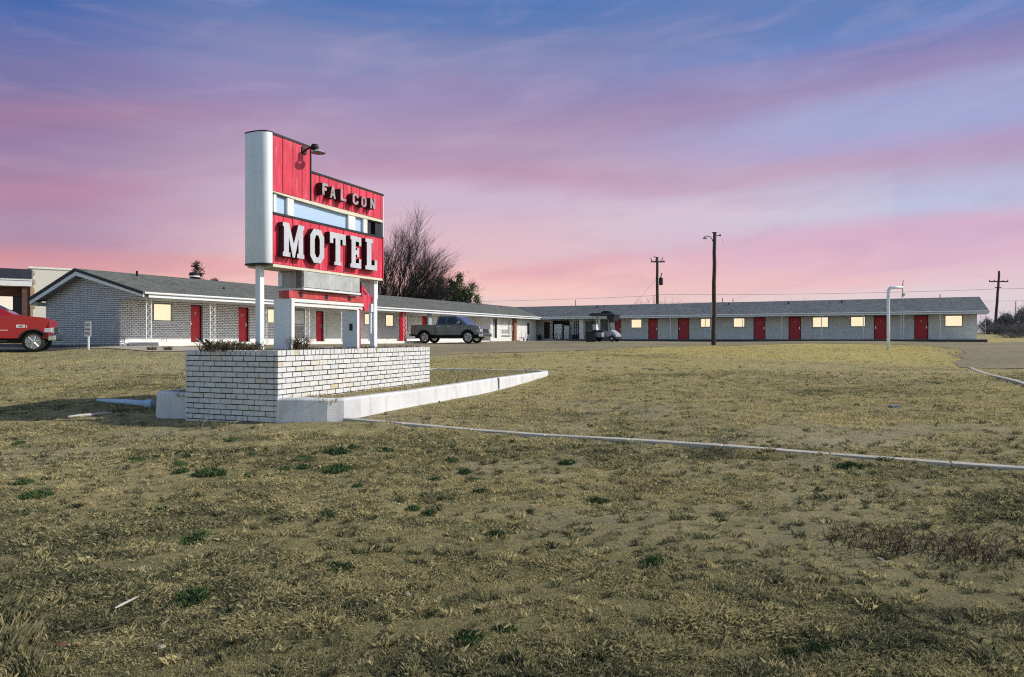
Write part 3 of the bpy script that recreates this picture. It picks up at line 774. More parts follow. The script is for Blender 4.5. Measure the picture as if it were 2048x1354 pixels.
# blades on the bed
def bed_blades(n, seed):
    g = np.random.default_rng(seed); u = g.random(n)*10.6+.15; v = -1.0+g.random(n)*3.9
    bad = (u < PLEN+.05) & (v > -.05) & (v < PWID+.05); u, v = u[~bad], v[~bad]; n = len(u)
    X = PL.o[0]+PL.ax[0]*u+PL.ay[0]*v; Y = PL.o[1]+PL.ax[1]*u+PL.ay[1]*v; Z = np.full(n, -.985)
    cov = fbm(X, Y*1.4, .8, 3, 31); k = cov > .42; X, Y, Z = X[k], Y[k], Z[k]; n = len(X)
    h = .03+.05*g.random(n); a = g.random(n)*6.28; l = g.random(n)*.9; w_ = .008; s = g.random(n)*6.28
    v4 = np.empty((n, 4, 3)); sx, sy = np.cos(s)*w_/2, np.sin(s)*w_/2; tx, ty = np.cos(a)*h*l, np.sin(a)*h*l
    v4[:, 0] = np.stack([X-sx, Y-sy, Z-.01], 1); v4[:, 1] = np.stack([X+sx, Y+sy, Z-.01], 1)
    v4[:, 2] = np.stack([X+tx*.4+sx*.5, Y+ty*.4+sy*.5, Z+h*.6], 1); v4[:, 3] = np.stack([X+tx, Y+ty, Z+h*.9], 1)
    v4[:, :, 2] += CZ
    return v4.reshape(-1, 3), np.repeat(np.clip(g.normal(.55, .2, n), 0, 1), 4), n
bg_ = blade_mesh('bed_grass', [bed_blades(26000, 9)], BLADE); bg_['kind'] = 'stuff'

# thin concrete edging flush with the turf
def strip(name, p0, p1, wdt, lift, mat, nseg=40, jit=.006, gap=None, thick=.12):
    mbk = MB(); (x0, y0), (x1, y1) = p0, p1
    L = math.hypot(x1-x0, y1-y0); tx, ty = (x1-x0)/L, (y1-y0)/L; nx_, ny_ = -ty, tx
    pv = None
    for i in range(nseg):
        a, b = i/nseg, (i+1)/nseg-.0015
        if gap and gap[0] < (a+b)/2 < gap[1]: continue
        q = []
        for tt in (a, b):
            for sd in (-1, 1):
                x, y = x0+(x1-x0)*tt+nx_*wdt/2*sd, y0+(y1-y0)*tt+ny_*wdt/2*sd
                q.append((x, y, float(base_h(np.array([x]), np.array([y]))[0])+lift+jit*math.sin(9*tt+3)))
        tops = [q[0], q[2], q[3], q[1]]
        vs = [(p[0], p[1], p[2]-thick) for p in tops]+tops
        mbk.add(vs, [(0,3,2,1),(4,5,6,7),(0,1,5,4),(1,2,6,5),(2,3,7,6),(3,0,4,7)])
    o = mbk.build(name, mat, None, bevel=.008); o['kind'] = 'structure'; return o
strip('kerb', (-2.60, 10.80), (6.6, 6.15), .115, .036, RAW_CONC, 9, .012, None)
strip('kerb', (16.75, 25.3), (9.5, 11.5), .13, .035, RAW_CONC, 14, .012, None)
strip('kerb', (-1.9, 20.0), (.5, 20.55), .12, .03, RAW_CONC, 5)

# ------------------------------------------------------------------ motel sign
sg = thing('motel_sign', 'tall red motel sign with white block letters on two white posts in the brick planter', 'motel sign', SG.o[0], SG.o[1], -.2, SG.ang)
X0, X1, YF = .05, 3.24, -.29
ZL0, ZL1, ZU0, ZU1, ZT = 1.262, 2.12, 2.49, 3.02, 3.458
XT = .974
def cap_poly(x, sgn, bulge, half=.29, e=3.0, n=32, back=.235):
    pts = []
    for k in range(n+1):
        th = -math.pi/2+math.pi*k/n
        c, s_ = math.cos(th), math.sin(th)
        pts.append((x+sgn*bulge*abs(c)**(2/e), (half if s_ < 0 else back)*math.copysign(abs(s_)**(2/e), s_)))
    return pts
m = MB(); m.prism(cap_poly(X0, -1, .175), ZL0, ZT+.006, 'xy'); cap = m.build('end_cap', WHITE_METAL, sg, bevel=.008)
for p in cap.data.polygons: p.use_smooth = abs(p.normal.z) < .5
m = MB(); m.prism(cap_poly(X0, -1, .182, .297, back=.242), ZL0-.022, ZL0-.001, 'xy'); sub(cap, m, 'cap_rim', DARK, sg); m = MB(); m.prism(cap_poly(X0, -1, .182, .297, back=.242), ZT+.0065, ZT+.02, 'xy'); sub(cap, m, 'cap_rim', DARK, sg)
m = MB(); m.prism(cap_poly(X1, 1, .07), ZL0, ZU1, 'xy'); m.build('end_cap', WHITE_METAL, sg, bevel=.006)
m = MB(); m.box(X1-.02, X1+.055, -.12, .26, ZL0-.42, ZL0-.012); m.build('hanging_strip', WHITE_METAL, sg, bevel=.004)
def board_panel(name, segs, dark_t=.03):
    """vertical red boards with open joints, on both faces; segs: list of (x0,x1,z0,z1)"""
    core = MB(); bd = MB(); tr = MB()
    for (a, b, z0, z1) in segs:
        core.box(a, b, -.268, .268, z0+.004, z1-.004)
        for side in (-1, 1):
            x = a
            while x < b-.02:
                wdt = .235+rng.uniform(-.015, .015); q = min(b, x+wdt)
                if b-q < .08: q = b
                y0, y1 = (-.292+rng.uniform(-.003, .003), -.27) if side < 0 else (.27, .292)
                bd.box(x+.006, q-.006, y0, y1, z0, z1-.028)
                x = q
        tr.box(a-.001, b+.012, -.302, .302, z1-.027, z1+.012)
    o = bd.build(name, RED, sg, bevel=.003)
    sub(o, core, 'panel_core', DARK, sg); sub(o, tr, 'top_trim', DARK, sg)
    return o
up_ = board_panel('upper_panel', [(X0+.002, XT-.001, ZU0, ZT), (XT+.026, X1-.002, ZU0, ZU1)])
m = MB(); m.box(XT, XT+.024, -.305, .305, ZU0, ZT+.012); sub(up_, m, 'edge_trim', DARK, sg)
lo_ = board_panel('name_panel', [(X0+.002, X1-.002, ZL0, ZL1)])
m = MB(); m.box(X1-.03, X1-.004, -.306, -.2935, ZL0, ZL1); sub(lo_, m, 'edge_trim', RED, sg)
m = MB(); m.prism([(X0+.01,ZU0-.004),(X1-.01,ZU0-.004),(X1-.01,ZU0-.055),(1.9,ZU0-.075),(.6,ZU0-.05),(X0+.01,ZU0-.02)], -.285, .285, 'xz'); m.build('soffit', CREAM, sg)
m = MB(); m.box(X0+.01, X1-.01, -.285, .285, ZL0-.05, ZL0-.003); m.build('lower_soffit', CREAM, sg)
m = MB(); m.box(.07, 2.72, -.215, -.19, ZL1+.013, ZU0-.06); m.build('sky_gap_panel', PALE_BLUE, sg)  # blue panel added where sky shows through the gap
for (pa, pb) in ((548, 553), (575, 588), (697, 711), (727, 735)):
    m = MB(); m.box(SG.x_at(pa, -.27), SG.x_at(pb, -.27), -.27, -.216, ZL1+.013, ZU0-.05); m.build('short_post', WHITE, sg, bevel=.004)
m = MB(); m.box(2.78, 2.90, -.22, .0, ZL1+.013, ZU0-.06); m.box(3.03, 3.2, -.24, .0, ZL1+.013, ZU0-.06); m.build('dark_infill', DARK, sg)
m = MB(); m.box(2.915, 3.02, -.1, -.06, ZL1+.013, ZU0-.06); m.build('infill_pane', GREY_METAL, sg)

# block letters
GL = {
 'M': [[(0,0),(.34,0),(.34,.13),(.27,.13),(.27,.60),(.45,.0),(.55,.0),(.73,.60),(.73,.13),(.66,.13),(.66,0),(1,0),(1,.13),(.95,.13),(.95,.87),(1,.87),(1,1),(.72,1),(.5,.40),(.28,1),(0,1),(0,.87),(.05,.87),(.05,.13),(0,.13)]],
 'T': [[(.28,0),(.72,0),(.72,.10),(.65,.10),(.65,.82),(.80,.82),(.80,.66),(1,.66),(1,1),(0,1),(0,.66),(.20,.66),(.20,.82),(.35,.82),(.35,.10),(.28,.10)]],
 'E': [[(0,0),(1,0),(1,.30),(.80,.30),(.80,.16),(.48,.16),(.48,.43),(.62,.43),(.62,.36),(.78,.36),(.78,.64),(.62,.64),(.62,.57),(.48,.57),(.48,.84),(.80,.84),(.80,.72),(1,.72),(1,1),(0,1),(0,.88),(.1,.88),(.1,.12),(0,.12)]],
 'L': [[(0,0),(1,0),(1,.34),(.78,.34),(.78,.16),(.50,.16),(.50,.88),(.62,.88),(.62,1),(0,1),(0,.88),(.12,.88),(.12,.12),(0,.12)]],
 'f': [[(0,0),(.36,0),(.36,.40),(.78,.40),(.78,.62),(.36,.62),(.36,.78),(1,.78),(1,1),(0,1)]],
 'l': [[(0,0),(1,0),(1,.22),(.36,.22),(.36,1),(0,1)]],
 'c': [[(.25,0),(.8,0),(1,.2),(1,.36),(.66,.36),(.66,.22),(.36,.22),(.34,.78),(.66,.78),(.66,.64),(1,.64),(1,.8),(.8,1),(.22,1),(0,.8),(0,.2)]],
 'n': [[(0,0),(.32,0),(.32,.55),(.68,0),(1,0),(1,1),(.68,1),(.68,.45),(.32,1),(0,1)]],
 'a': [[(0,0),(.30,0),(.37,.22),(.37,.42),(.5,.78),(.5,1),(.34,1)], [(1,0),(.70,0),(.63,.22),(.63,.42),(.5,.78),(.5,1),(.66,1)], [(.37,.22),(.63,.22),(.63,.42),(.37,.42)]],
}
def o_loops(iw, ih):
    out = [(.25,0),(.75,0),(1,.2),(1,.8),(.75,1),(.25,1),(0,.8),(0,.2)]
    inn = [(.42,.18),(.58,.18),(1-iw,.3),(1-iw,.7),(.58,.82),(.42,.82),(iw,.7),(iw,.3)]
    return out, inn
def letter(ch, pxa, pxb, ytop, ybot, dep, mface, lean=0.0):
    yf = YF-dep
    xa, xb = SG.x_at(pxa, yf), SG.x_at(pxb, yf); D = SG.d_at((xa+xb)/2, yf)
    z1, z0 = (CY-ytop)/F*D, (CY-ybot)/F*D
    f = lambda p: (xa+(xb-xa)*p[0], z0+(z1-z0)*p[1]+lean*(xb-xa)*(p[0]-.5))
    body = MB(); face = MB()
    if ch in 'Oo':
        o_, i_ = o_loops(.32 if ch == 'O' else .34, .2)
        body.ring([f(p) for p in o_], [f(p) for p in i_], yf+.006, YF-.012)
        sh_ = lambda L_, k: [(x+(.5-x)*k, y+(.5-y)*k) for x, y in L_]
        face.ring([f(p) for p in sh_(o_, .01)], [f(p) for p in sh_(i_, -.01)], yf, yf+.005)
    else:
        for pg in GL[ch]:
            body.prism([f(p) for p in pg], yf+.006, YF-.012)
            face.prism([f(p) for p in pg], yf, yf+.005)
    for k in (.3, .7):      # stand-offs to the boards
        body.box(xa+(xb-xa)*k-.012, xa+(xb-xa)*k+.012, YF-.012, YF+.012, z0+(z1-z0)*.5, z0+(z1-z0)*.5+.03)
    b_ = body.build('letter', BROWN_DARK, sg); sub(b_, face, 'letter_face', mface, sg)
letter('M', 566, 608.5, 448, 515, .125, LETTER)
letter('O', 620.5, 648.5, 458.5, 526.5, .125, LETTER)
letter('T', 660, 691.5, 466.5, 530.5, .125, LETTER)
letter('E', 701, 722.5, 473, 536, .125, LETTER)
letter('L', 731, 754.5, 478.5, 540, .125, LETTER)
letter('f', 645, 656, 366.5, 390.5, .145, LETTER_OLD)
letter('a', 660.5, 671.5, 373, 396.5, .145, LETTER_OLD)
letter('l', 681.5, 692.5, 379, 402, .145, LETTER_PINK)
letter('c', 705.5, 717, 387, 409, .145, LETTER_PINK)
letter('o', 723, 733, 393, 414, .145, LETTER_PINK)
letter('n', 741, 750.5, 397, 417.5, .145, LETTER_OLD)

# barn lamp on the tall part
lx, lz = .80, 3.335
m = MB(); m.box(lx-.06, lx+.06, -.315, -.293, lz-.05, lz+.07); m.tube([(lx,-.31,lz),(lx+.02,-.40,lz+.05),(lx+.03,-.50,lz+.05)], .016, 8)
lamp = m.build('floodlight', DARK, sg)
m = MB(); m.lathe([(.001,.09),(.055,.08),(.07,.04),(.065,-.01),(.001,-.015)], (lx+.03,-.52,lz+.02), 'z', 16); sub(lamp, m, 'lamp_housing', DARK, sg, smooth=True)
m = MB(); m.lathe([(.05,.01),(.125,-.045),(.128,-.052),(.045,-.012)], (lx+.05,-.58,lz), 'z', 20); sub(lamp, m, 'lamp_shade', GREY_METAL, sg, smooth=True)

# posts
m = MB(); m.box(-.0, .10, -.055, .05, -.25, ZL0-.02); m.build('post', WHITE_METAL, sg, bevel=.006)
m = MB(); m.box(3.08, 3.19, -.18, -.07, -.25, ZL0-.02); m.build('post', WHITE_METAL, sg, bevel=.006)

# reader board under the name panel
xa, xb = SG.x_at(607, -.29), SG.x_at(720, -.29)
m = MB(); m.box(xa, xb, -.27, .29, .905, ZL0-.055)
rb = m.build('reader_board', GREY_METAL, sg, bevel=.004)
m = MB(); m.box(xa+.01, xb-.01, -.289, -.271, .92, ZL0-.06); sub(rb, m, 'board_face', FACE_GREY, sg)
m = MB(); m.box(xa-.02, xb+.01, -.31, .30, .868, .9035); sub(rb, m, 'board_ledge', WHITE, sg, bevel=.004)
m = MB(); m.box(xa-.012, xa-.001, .19, .285, .94, 1.19); sub(rb, m, 'side_pane', WHITE_METAL, sg)
m = MB(); m.box(xa-.012, xa-.001, -.255, -.13, .91, 1.2); sub(rb, m, 'side_plate', paint('rough_plate', (.16,.16,.15), .9, .5, (.5,.5,.48), .5, 14), sg)
# faded red rail with three holes
ra, rbx = SG.x_at(578, -.21), SG.x_at(726, -.21)
m = MB(); m.box(ra, rbx, -.21, .02, .715, .845); rl = m.build('red_rail', RED_RAIL, sg, bevel=.004)
for pa, pb in ((598.5, 605.5), (649.5, 656.5), (695, 702)):
    m = MB(); a, b = SG.x_at(pa, -.213), SG.x_at(pb, -.213); c, h = (a+b)/2, (b-a)/2
    m.prism([(c+h*math.cos(k*math.pi/6), .78+.05*math.sin(k*math.pi/6)) for k in range(12)], -.2135, -.19, 'xz')
    sub(rl, m, 'rail_hole', DARK, sg)
# white frame below
fa, fb = SG.x_at(580, -.2), SG.x_at(726, -.2)
m = MB(); m.box(fa, fb, -.215, .03, .645, .708); m.box(fa+.01, fb-.03, -.19, .02, .575, .640); m.build('frame_beam', WHITE, sg, bevel=.005)
m = MB(); m.box(fa-.005, fa+.07, -.215, .17, -.22, .70); lg = m.build('frame_leg', WHITE_METAL, sg, bevel=.006)
m = MB(); m.box(fa-.006, fa+.072, -.24, -.2165, -.22, .70); sub(lg, m, 'leg_edge', WHITE, sg, bevel=.003)
ga = SG.x_at(703, -.05)
m = MB(); m.box(fb-.20, fb-.12, -.205, .16, -.22, .57); lg = m.build('frame_leg', WHITE_METAL, sg, bevel=.006)
m = MB(); m.box(fb-.212, fb-.2015, -.09, -.02, .16, .30); sub(lg, m, 'outlet_box', DARK, sg)
m = MB(); m.box(fb-.116, fb-.09, -.215, -.175, -.22, .6); sub(lg, m, 'leg_edge', RED_RAIL, sg)
# red arrow bracket
def bx(px, py): 
    x = SG.x_at(px, -.1); return (x, (CY-py)/F*SG.d_at(x, -.1))
tri = [bx(722,569),bx(744,594),bx(744,604),bx(736,606),bx(735,622),bx(728,622),bx(726,612),bx(722,604)]
m = MB(); m.ring([bx(722,569),bx(741,594),bx(722,594)], [bx(725,577.5),bx(733,590),bx(725,590)], -.12, -.08); m.prism([bx(722,594),bx(744,594),bx(744,605),bx(737,606),bx(735,622),bx(728,622),bx(725,610),bx(722,604)], -.12, -.08)
m.build('arrow_bracket', RED, sg)
m = MB(); a_ = bx(739, 608); m.box(a_[0]-.02, a_[0]+.1, -.16, -.05, a_[1]-.17, a_[1]); m.box(a_[0], a_[0]+.05, -.13, -.08, a_[1]-.62, a_[1]-.171); m.build('junction_box', WHITE_METAL, sg, bevel=.004)

# dead plants along the planter and against the sign legs
STALK = material('dead_stalks', lambda t, b: (t.link(t.ramp(t.noise(vec(t), 6, 3), [(.3, (.02,.017,.013)), (.55, (.10,.075,.045)), (.75, (.40,.31,.17))]), b.inputs['Base Color']), setattr(b.inputs['Roughness'], 'default_value', .9)))
def dead_plant(name, label, x, y, z, n, rad, h, lean=0.0, cat='plant', mat=None, group=None, w_=.006, seed=1):
    r = random.Random(seed); mbk = MB()
    th = thing(name, label, cat, x, y, z, 0, group)
    for i in range(n):
        a = r.uniform(0, 6.28); d = rad*math.sqrt(r.random()); px_, py_ = d*math.cos(a), d*math.sin(a)
        hh = h*r.uniform(.35, 1); b = r.uniform(0, 6.28); l = r.uniform(.1, .9)+lean
        ex, ey = px_+math.cos(b)*hh*l, py_+math.sin(b)*hh*l
        ww = w_*r.uniform(.5, 1.3)
        mbk.tube([(px_,py_,z-.02),((px_*.6+ex*.4),(py_*.6+ey*.4),z+hh*.6),(ex,ey,z+hh)], [ww,ww*.8,ww*.3], 3, cap=False)
        if r.random() < .5:
            c = r.uniform(0, 6.28); mbk.tube([((px_*.6+ex*.4),(py_*.6+ey*.4),z+hh*.6),(ex+math.cos(c)*hh*.4, ey+math.sin(c)*hh*.4, z+hh*.85)], [ww*.6,ww*.2], 3, cap=False)
    mbk.build('foliage', mat or STALK, th)
    return th
zt = PTOP-.012
for i, (u, v, hh, nn, lab) in enumerate([(.16,1.25,.19,190,'low dark dead plant on the corner of the brick planter beside the open end'),(.32,.98,.15,170,'brown dried plant clump in the planter next to the first sign post')]):
    p = PL.w(u, v); dead_plant('dead_plant', lab, p[0], p[1], zt, nn, .34, hh, .3, seed=20+i, w_=.008)
p = PL.w(1.05, .42); dead_plant('dead_plant', 'wispy dead shrub leaning on the near leg of the white sign frame', p[0], p[1], zt, 90, .16, .26, .2, seed=31)
p = PL.w(.22, 1.62)      # black drip-rail like curved stems at the end of the planter
th = thing('curved_edging', 'dark curved strip with a white line lying at the end of the planter', 'edging strip', p[0], p[1], zt, PL.ang)
for k in range(2):
    m = MB(); pts = [(.0+.07*k, .24-.12*k, zt+.20-.03*k), (.0+.07*k,.12-.12*k, zt+.12-.03*k),(.0+.07*k,-.02-.12*k, zt+.05),(.0+.07*k,-.3-.1*k, zt+.012)]
    m.tube(pts, [.02,.022,.022,.012], 8); m.build('strip', DARK, th)
    m = MB(); m.tube([(a-.022, b, c) for a, b, c in pts], .005, 6); m.build('white_line', WHITE, th)
for k in range(5):
    p = PL.w(1.2+.8*k+rng.uniform(-.2,.2), .2); dead_plant('dead_weed', 'dry weed sprouting along the top edge of the planter', p[0], p[1], zt, 30, .22, .06, .3, group='dry weeds along the planter edge', seed=50+k)
# ------------------------------------------------------------------ motel ranges
def wall_open(mb, x0, x1, y0, y1, z0, z1, ops, m=0):
    ops = sorted(ops); x = x0
    for (a, b, c, d) in ops:
        if a > x: mb.box(x, a, y0, y1, z0, z1, m)
        if c > z0: mb.box(a, b, y0, y1, z0, c, m)
        if d < z1: mb.box(a, b, y0, y1, d, z1, m)
        x = b
    if x < x1: mb.box(x, x1, y0, y1, z0, z1, m)

def door_part(root, fr, a, b, yw, z0, z1, num, handle_side=1, label=None, rec=.17):
    m = MB(); m.box(a+.05, b-.05, yw+rec, yw+rec+.05, z0+.02, z1-.05)
    d = m.build('door', RED_DOOR, root, bevel=.004)
    if label: d['label'] = label
    m = MB(); m.box(a, a+.047, yw+rec-.05, yw+rec+.06, z0, z1); m.box(b-.047, b, yw+rec-.05, yw+rec+.06, z0, z1); m.box(a+.047, b-.047, yw+rec-.05, yw+rec+.06, z1-.047, z1)
    sub(d, m, 'door_frame', DARK, root)
    m = MB(); hx = a+.13 if handle_side < 0 else b-.13
    m.box(hx-.03, hx+.03, yw+rec-.008, yw+rec-.001, z0+.93, z0+1.13); m.tube([(hx, yw+rec-.008, z0+1.0), (hx, yw+rec-.06, z0+1.0)], .028, 10)
    sub(d, m, 'handle', CHROME, root)
    if num:
        m = MB(); text_polys(m, num, (a+b)/2, yw+rec-.006, z0+1.48, .24, .01); sub(d, m, 'door_number', WHITE_INK, root)
    return d
def window_part(root, a, b, yw, z0, z1, mat=WIN, mull=None, frame=None, label=None):
    m = MB()
    m.ring([(a,z0),(b,z0),(b,z1),(a,z1)], [(a+.05,z0+.05),(b-.05,z0+.05),(b-.05,z1-.05),(a+.05,z1-.05)], yw-.015, yw+.10)
    if mull: m.box(mull-.018, mull+.018, yw+.01, yw+.07, z0+.05, z1-.05)
    o = m.build('window', frame or STEEL_FR, root)
    if label: o['label'] = label
    m = MB(); m.box(a+.05, b-.05, yw+.075, yw+.09, z0+.05, z1-.05); sub(o, m, 'window_pane', mat, root)
    m = MB(); m.box(a-.05, b+.05, yw-.06, yw-.0155, z0-.07, z0-.002); sub(o, m, 'sill', GREY_WALL, root)
    return o
STEEL_FR = paint('window_frame', (.22,.21,.19), .5, .1)
def lattice_post(root, x, y, z0, z1, wdt=.22, mat=None, name='porch_post'):
    m = MB(); r_ = .016
    for s in (-1, 1): m.box(x+s*wdt/2-r_, x+s*wdt/2+r_, y-r_, y+r_, z0, z1)
    z = z0+.1; k = 0
    while z < z1-.2:
        m.tube([(x-wdt/2+.014, y, z), (x-wdt*.1, y, z+.05), (x+wdt*.1, y, z+.13), (x+wdt/2-.014, y, z+.18)] if k % 2 == 0 else [(x+wdt/2-.014, y, z), (x+wdt*.1, y, z+.05), (x-wdt*.1, y, z+.13), (x-wdt/2+.014, y, z+.18)], .009, 5, cap=False)
        z += .18; k += 1
    return m.build(name, mat or WHITE, root)
def thin_post(root, x, y, z0, z1):
    m = MB(); m.box(x-.03, x+.03, y-.03, y+.03, z0, z1); m.box(x-.06, x+.06, y-.06, y+.06, z0, z0+.02); m.box(x-.055, x+.055, y-.055, y+.055, z1-.06, z1)
    return m.build('porch_post', WHITE, root)

# ---------- near range
SL, SO, EV, RY, RZ, BY, BZ = -.19, 1.98, 2.19, 5.4, 3.565, 9.57, 2.16
LX1 = 48.6
lw = thing('motel_building', 'long low motel range with its white brick gable end beside the red pickup', 'motel building', LW.o[0], LW.o[1], -.4, LW.ang)
OV = 2.6
X = lambda px, y=OV: LW.x_at(px, y)
doors, wins = [], []
for pa, pb, nm, hs in ((381.4, 406, '7', -1), (477, 499, '17', 1), (632, 648.5, 'F', 1), (694, 701.5, '', 1), (844, 855.5, '', 1)):
    doors.append((X(pa), X(pb), nm, hs))
for pa, pb, y0, y1 in ((306, 344.7, 605, 642.5), (534.5, 551, 615, 646.5), (584, 609, 615, 650), (728.5, 742, 618.5, 650), (771, 788, 623.5, 653)):
    a, b = X(pa), X(pb); D = LW.d_at((a+b)/2, OV)
    wins.append((a, b, (CY-y1)/F*D, min(1.86, (CY-y0)/F*D)))
OFF = X(938)
ops = [(a, b, SL, SL+2.06) for a, b, _, _ in doors]+[(a, b, c, d) for a, b, c, d in wins]
m = MB(); wall_open(m, .7, 12.2, OV, OV+.2, -.75, SO+.1, [o for o in ops if o[0] < 12.2]); m.build('brick_wall', BRICK_WALL, lw)
m = MB(); wall_open(m, 12.2, OFF, OV, OV+.2, -.75, SO+.1, [o for o in ops if o[0] > 12.2]); m.build('block_wall', GREY_WALL, lw)
for i, (a, b, nm, hs) in enumerate(doors): door_part(lw, LW, a, b, OV, SL, SL+2.06, nm, hs)
for i, (a, b, c, d) in enumerate(wins): window_part(lw, a, b, OV, c, d)
m = MB(); x = .7      # white painted base of the wall, with joints
edges = sorted([(a, b) for a, b, _, _ in doors])
cuts = [.7]+[e for ab in edges for e in ab]+[OFF]
for i in range(0, len(cuts), 2):
    a, b = cuts[i], cuts[i+1]; p = a
    while p < b-.05:
        q = min(b, p+2.1); m.box(p+.006, q-.006, OV-.03, OV-.001, SL-.05, .04); p = q
m.build('white_base', WHITE_BASE, lw)
m = MB(); m.box(.9, OFF-.3, .25, OV-.0305, -.85, SL); m.build('porch_slab', WHITE_BASE, lw, bevel=.015)
OY = .85; O2 = LW.x_at(981, OY)
m = MB(); m.box(OFF-.29, O2-.001, .6, OV-.0005, -.85, SL-.04); m.build('office_step', RAW_CONC, lw, bevel=.015)
# office front: white render, glazing, door, panels
ZO = SL-.04
px_ops = []
def orect(pa, pb, y0, y1, yw=OV):
    a, b = LW.x_at(pa, yw), LW.x_at(pb, yw); D = LW.d_at((a+b)/2, yw); return (a, b, (CY-y1)/F*D, min(SO-.08, (CY-y0)/F*D))
glz = orect(940, 981, 634, 680); dr2 = orect(986, 993.5, 637, 676, OY); dark1 = orect(1054, 1060, 646, 669, OY)
m = MB(); wall_open(m, OFF, O2, OV, OV+.2, -.75, SO+.1, [glz]); wall_open(m, O2, 44.6, OY, OY+.2, -.75, SO-.007, [dr2, dark1]); m.box(O2, O2+.2, OY+.201, OV+.2, -.75, SO-.007); m.build('office_wall', WHITE, lw)
a, b, c, d = glz
m = MB(); m.box(a, b, OV+.12, OV+.14, c, d); gz = m.build('office_glazing', GLASS_DARK, lw)
m = MB()
for k in range(7):
    q = a+(b-a)*k/6; m.box(q-.04, q+.04, OV-.01, OV+.115, c, d)
for zz in (c+.03, c+(d-c)*.42, d-.03): m.box(a, b, OV-.02, OV+.117, zz-.03, zz+.03)
sub(gz, m, 'glazing_bar', WHITE, lw)
m = MB(); m.box(a+.05, a+(b-a)*.45, OV+.05, OV+.11, c+(d-c)*.45, d-.06); sub(gz, m, 'curtain', BEIGE, lw)
wa, wb, wc, wd = orect(960.5, 974, 636, 656)
m = MB(); m.box(wa, wb, OV-.06, OV-.025, wc, wd); ow = m.build('lit_notice', WIN_YELLOW, lw); ow['label'] = 'glowing yellow notice in the office window'
m = MB(); text_polys(m, 'PDEI', (wa+wb)/2, OV-.066, wc+(wd-wc)*.62, .26, .008); sub(ow, m, 'lettering', INK, lw)
a, b, c, d = dr2
m = MB(); m.box(a, b, OY+.1, OY+.13, c, d); od = m.build('office_door', GREY_METAL, lw); m = MB(); m.box(b-.12, b, OY-.02, OY+.098, c, d); m.box(a, b-.12, OY+.05, OY+.098, c+1.55, c+1.6); sub(od, m, 'door_frame', DARK, lw)
a, b, c, d = dark1
m = MB(); m.box(a, b, OY+.1, OY+.12, c, d); o = m.build('office_window', GLASS_DARK, lw)
m = MB(); m.ring([(a-.09,c-.09),(b+.09,c-.09),(b+.09,d+.09),(a-.09,d+.09)], [(a,c),(b,c),(b,d),(a,d)], OY-.02, OY-.001); sub(o, m, 'window_frame', WHITE, lw)
for nm_, r_, mt in (('wall_panel', (1003, 1014, 639, 650), BEIGE), ('wall_vent', (1003.5, 1014.5, 659, 666), GREY_METAL), ('wall_strip', (1016, 1020, 641, 668), SOFFIT), ('rail', (1003, 1021, 671, 672.5), DARK), ('letter_box', (1023, 1030, 651, 662), PALE_BLUE), ('letter_box', (1025, 1029.5, 663, 665.5), DARK)):
    a, b, c, d = orect(*r_, OY); m = MB(); m.box(a, b, OY-.06, OY-.001, c, d); m.build(nm_, mt, lw)
a = LW.x_at(1029, .6); m = MB(); m.box(a, a+.5, .6, .75, ZO, SO); m.build('brown_post', BROWN_WOOD, lw)
# porch posts
for pxm, wd in ((297.5, .26), (425, .3), (529.5, .3), (615, .34)): lattice_post(lw, LW.x_at(pxm, .35), .35, SL, SO, wd)
a, b = LW.x_at(687, .4), LW.x_at(693, .4); m = MB(); m.box(a, b, .38, .52, SL, SO); m.build('porch_post', CREAM, lw)
lattice_post(lw, LW.x_at(685, .3), .3, SL, SO, .2)
a, b = LW.x_at(801, .5), LW.x_at(813.5, .5); m = MB(); m.box(a, b, .5, .62, SL, SO); rp = m.build('red_screen', RED_DOOR, lw); rp['label'] = 'dark red screen with a white lattice post in front'
lattice_post(lw, (a+b)/2, .38, SL, SO, .3)
a, b = LW.x_at(857, .4), LW.x_at(864, .4); m = MB(); m.box(a, b, .4, .55, SL, SO); m.build('porch_post', GREY_METAL, lw)
a, b = X(815), X(843); m = MB(); m.box(a, b, OV-.05, OV-.031, SL+.75, SO-.25); m.build('blank_panel', BEIGE, lw)
a, b = X(652), X(683.5); m = MB(); m.box(a, b, OV-.045, OV-.031, .05, SO-.3); m.build('blank_panel', paint('grey_board', (.5,.5,.48), .6, .06), lw)
# gable end, back wall, inner filling
sl1 = (RZ-EV)/RY; sl2 = (RZ-BZ)/(BY-RY)
rz = lambda y: (EV+sl1*y if y < RY else RZ-sl2*(y-RY))
gp = [(OV-.001,-.9),(OV-.001,SO),(.14,SO),(.14,rz(.14)-.17),(RY,RZ-.17),(9.05,rz(9.05)-.17),(9.05,-.9)]
m = MB(); m.prism(gp, .45, .699, 'yz'); gw = m.build('gable_wall', BRICK_WALL, lw)
m = MB(); m.box(.43, .449, 3.05, 3.24, .30, .62); sub(gw, m, 'meter_box', CREAM, lw)
m = MB(); m.box(.7, LX1-3, 8.85, 9.05, -.9, rz(9.05)-.18); m.build('back_wall', WHITE, lw)
m = MB(); m.box(.7, 45.4, OV+.45, OV+.5, -.7, SO); m.build('inner_wall', DARK, lw)
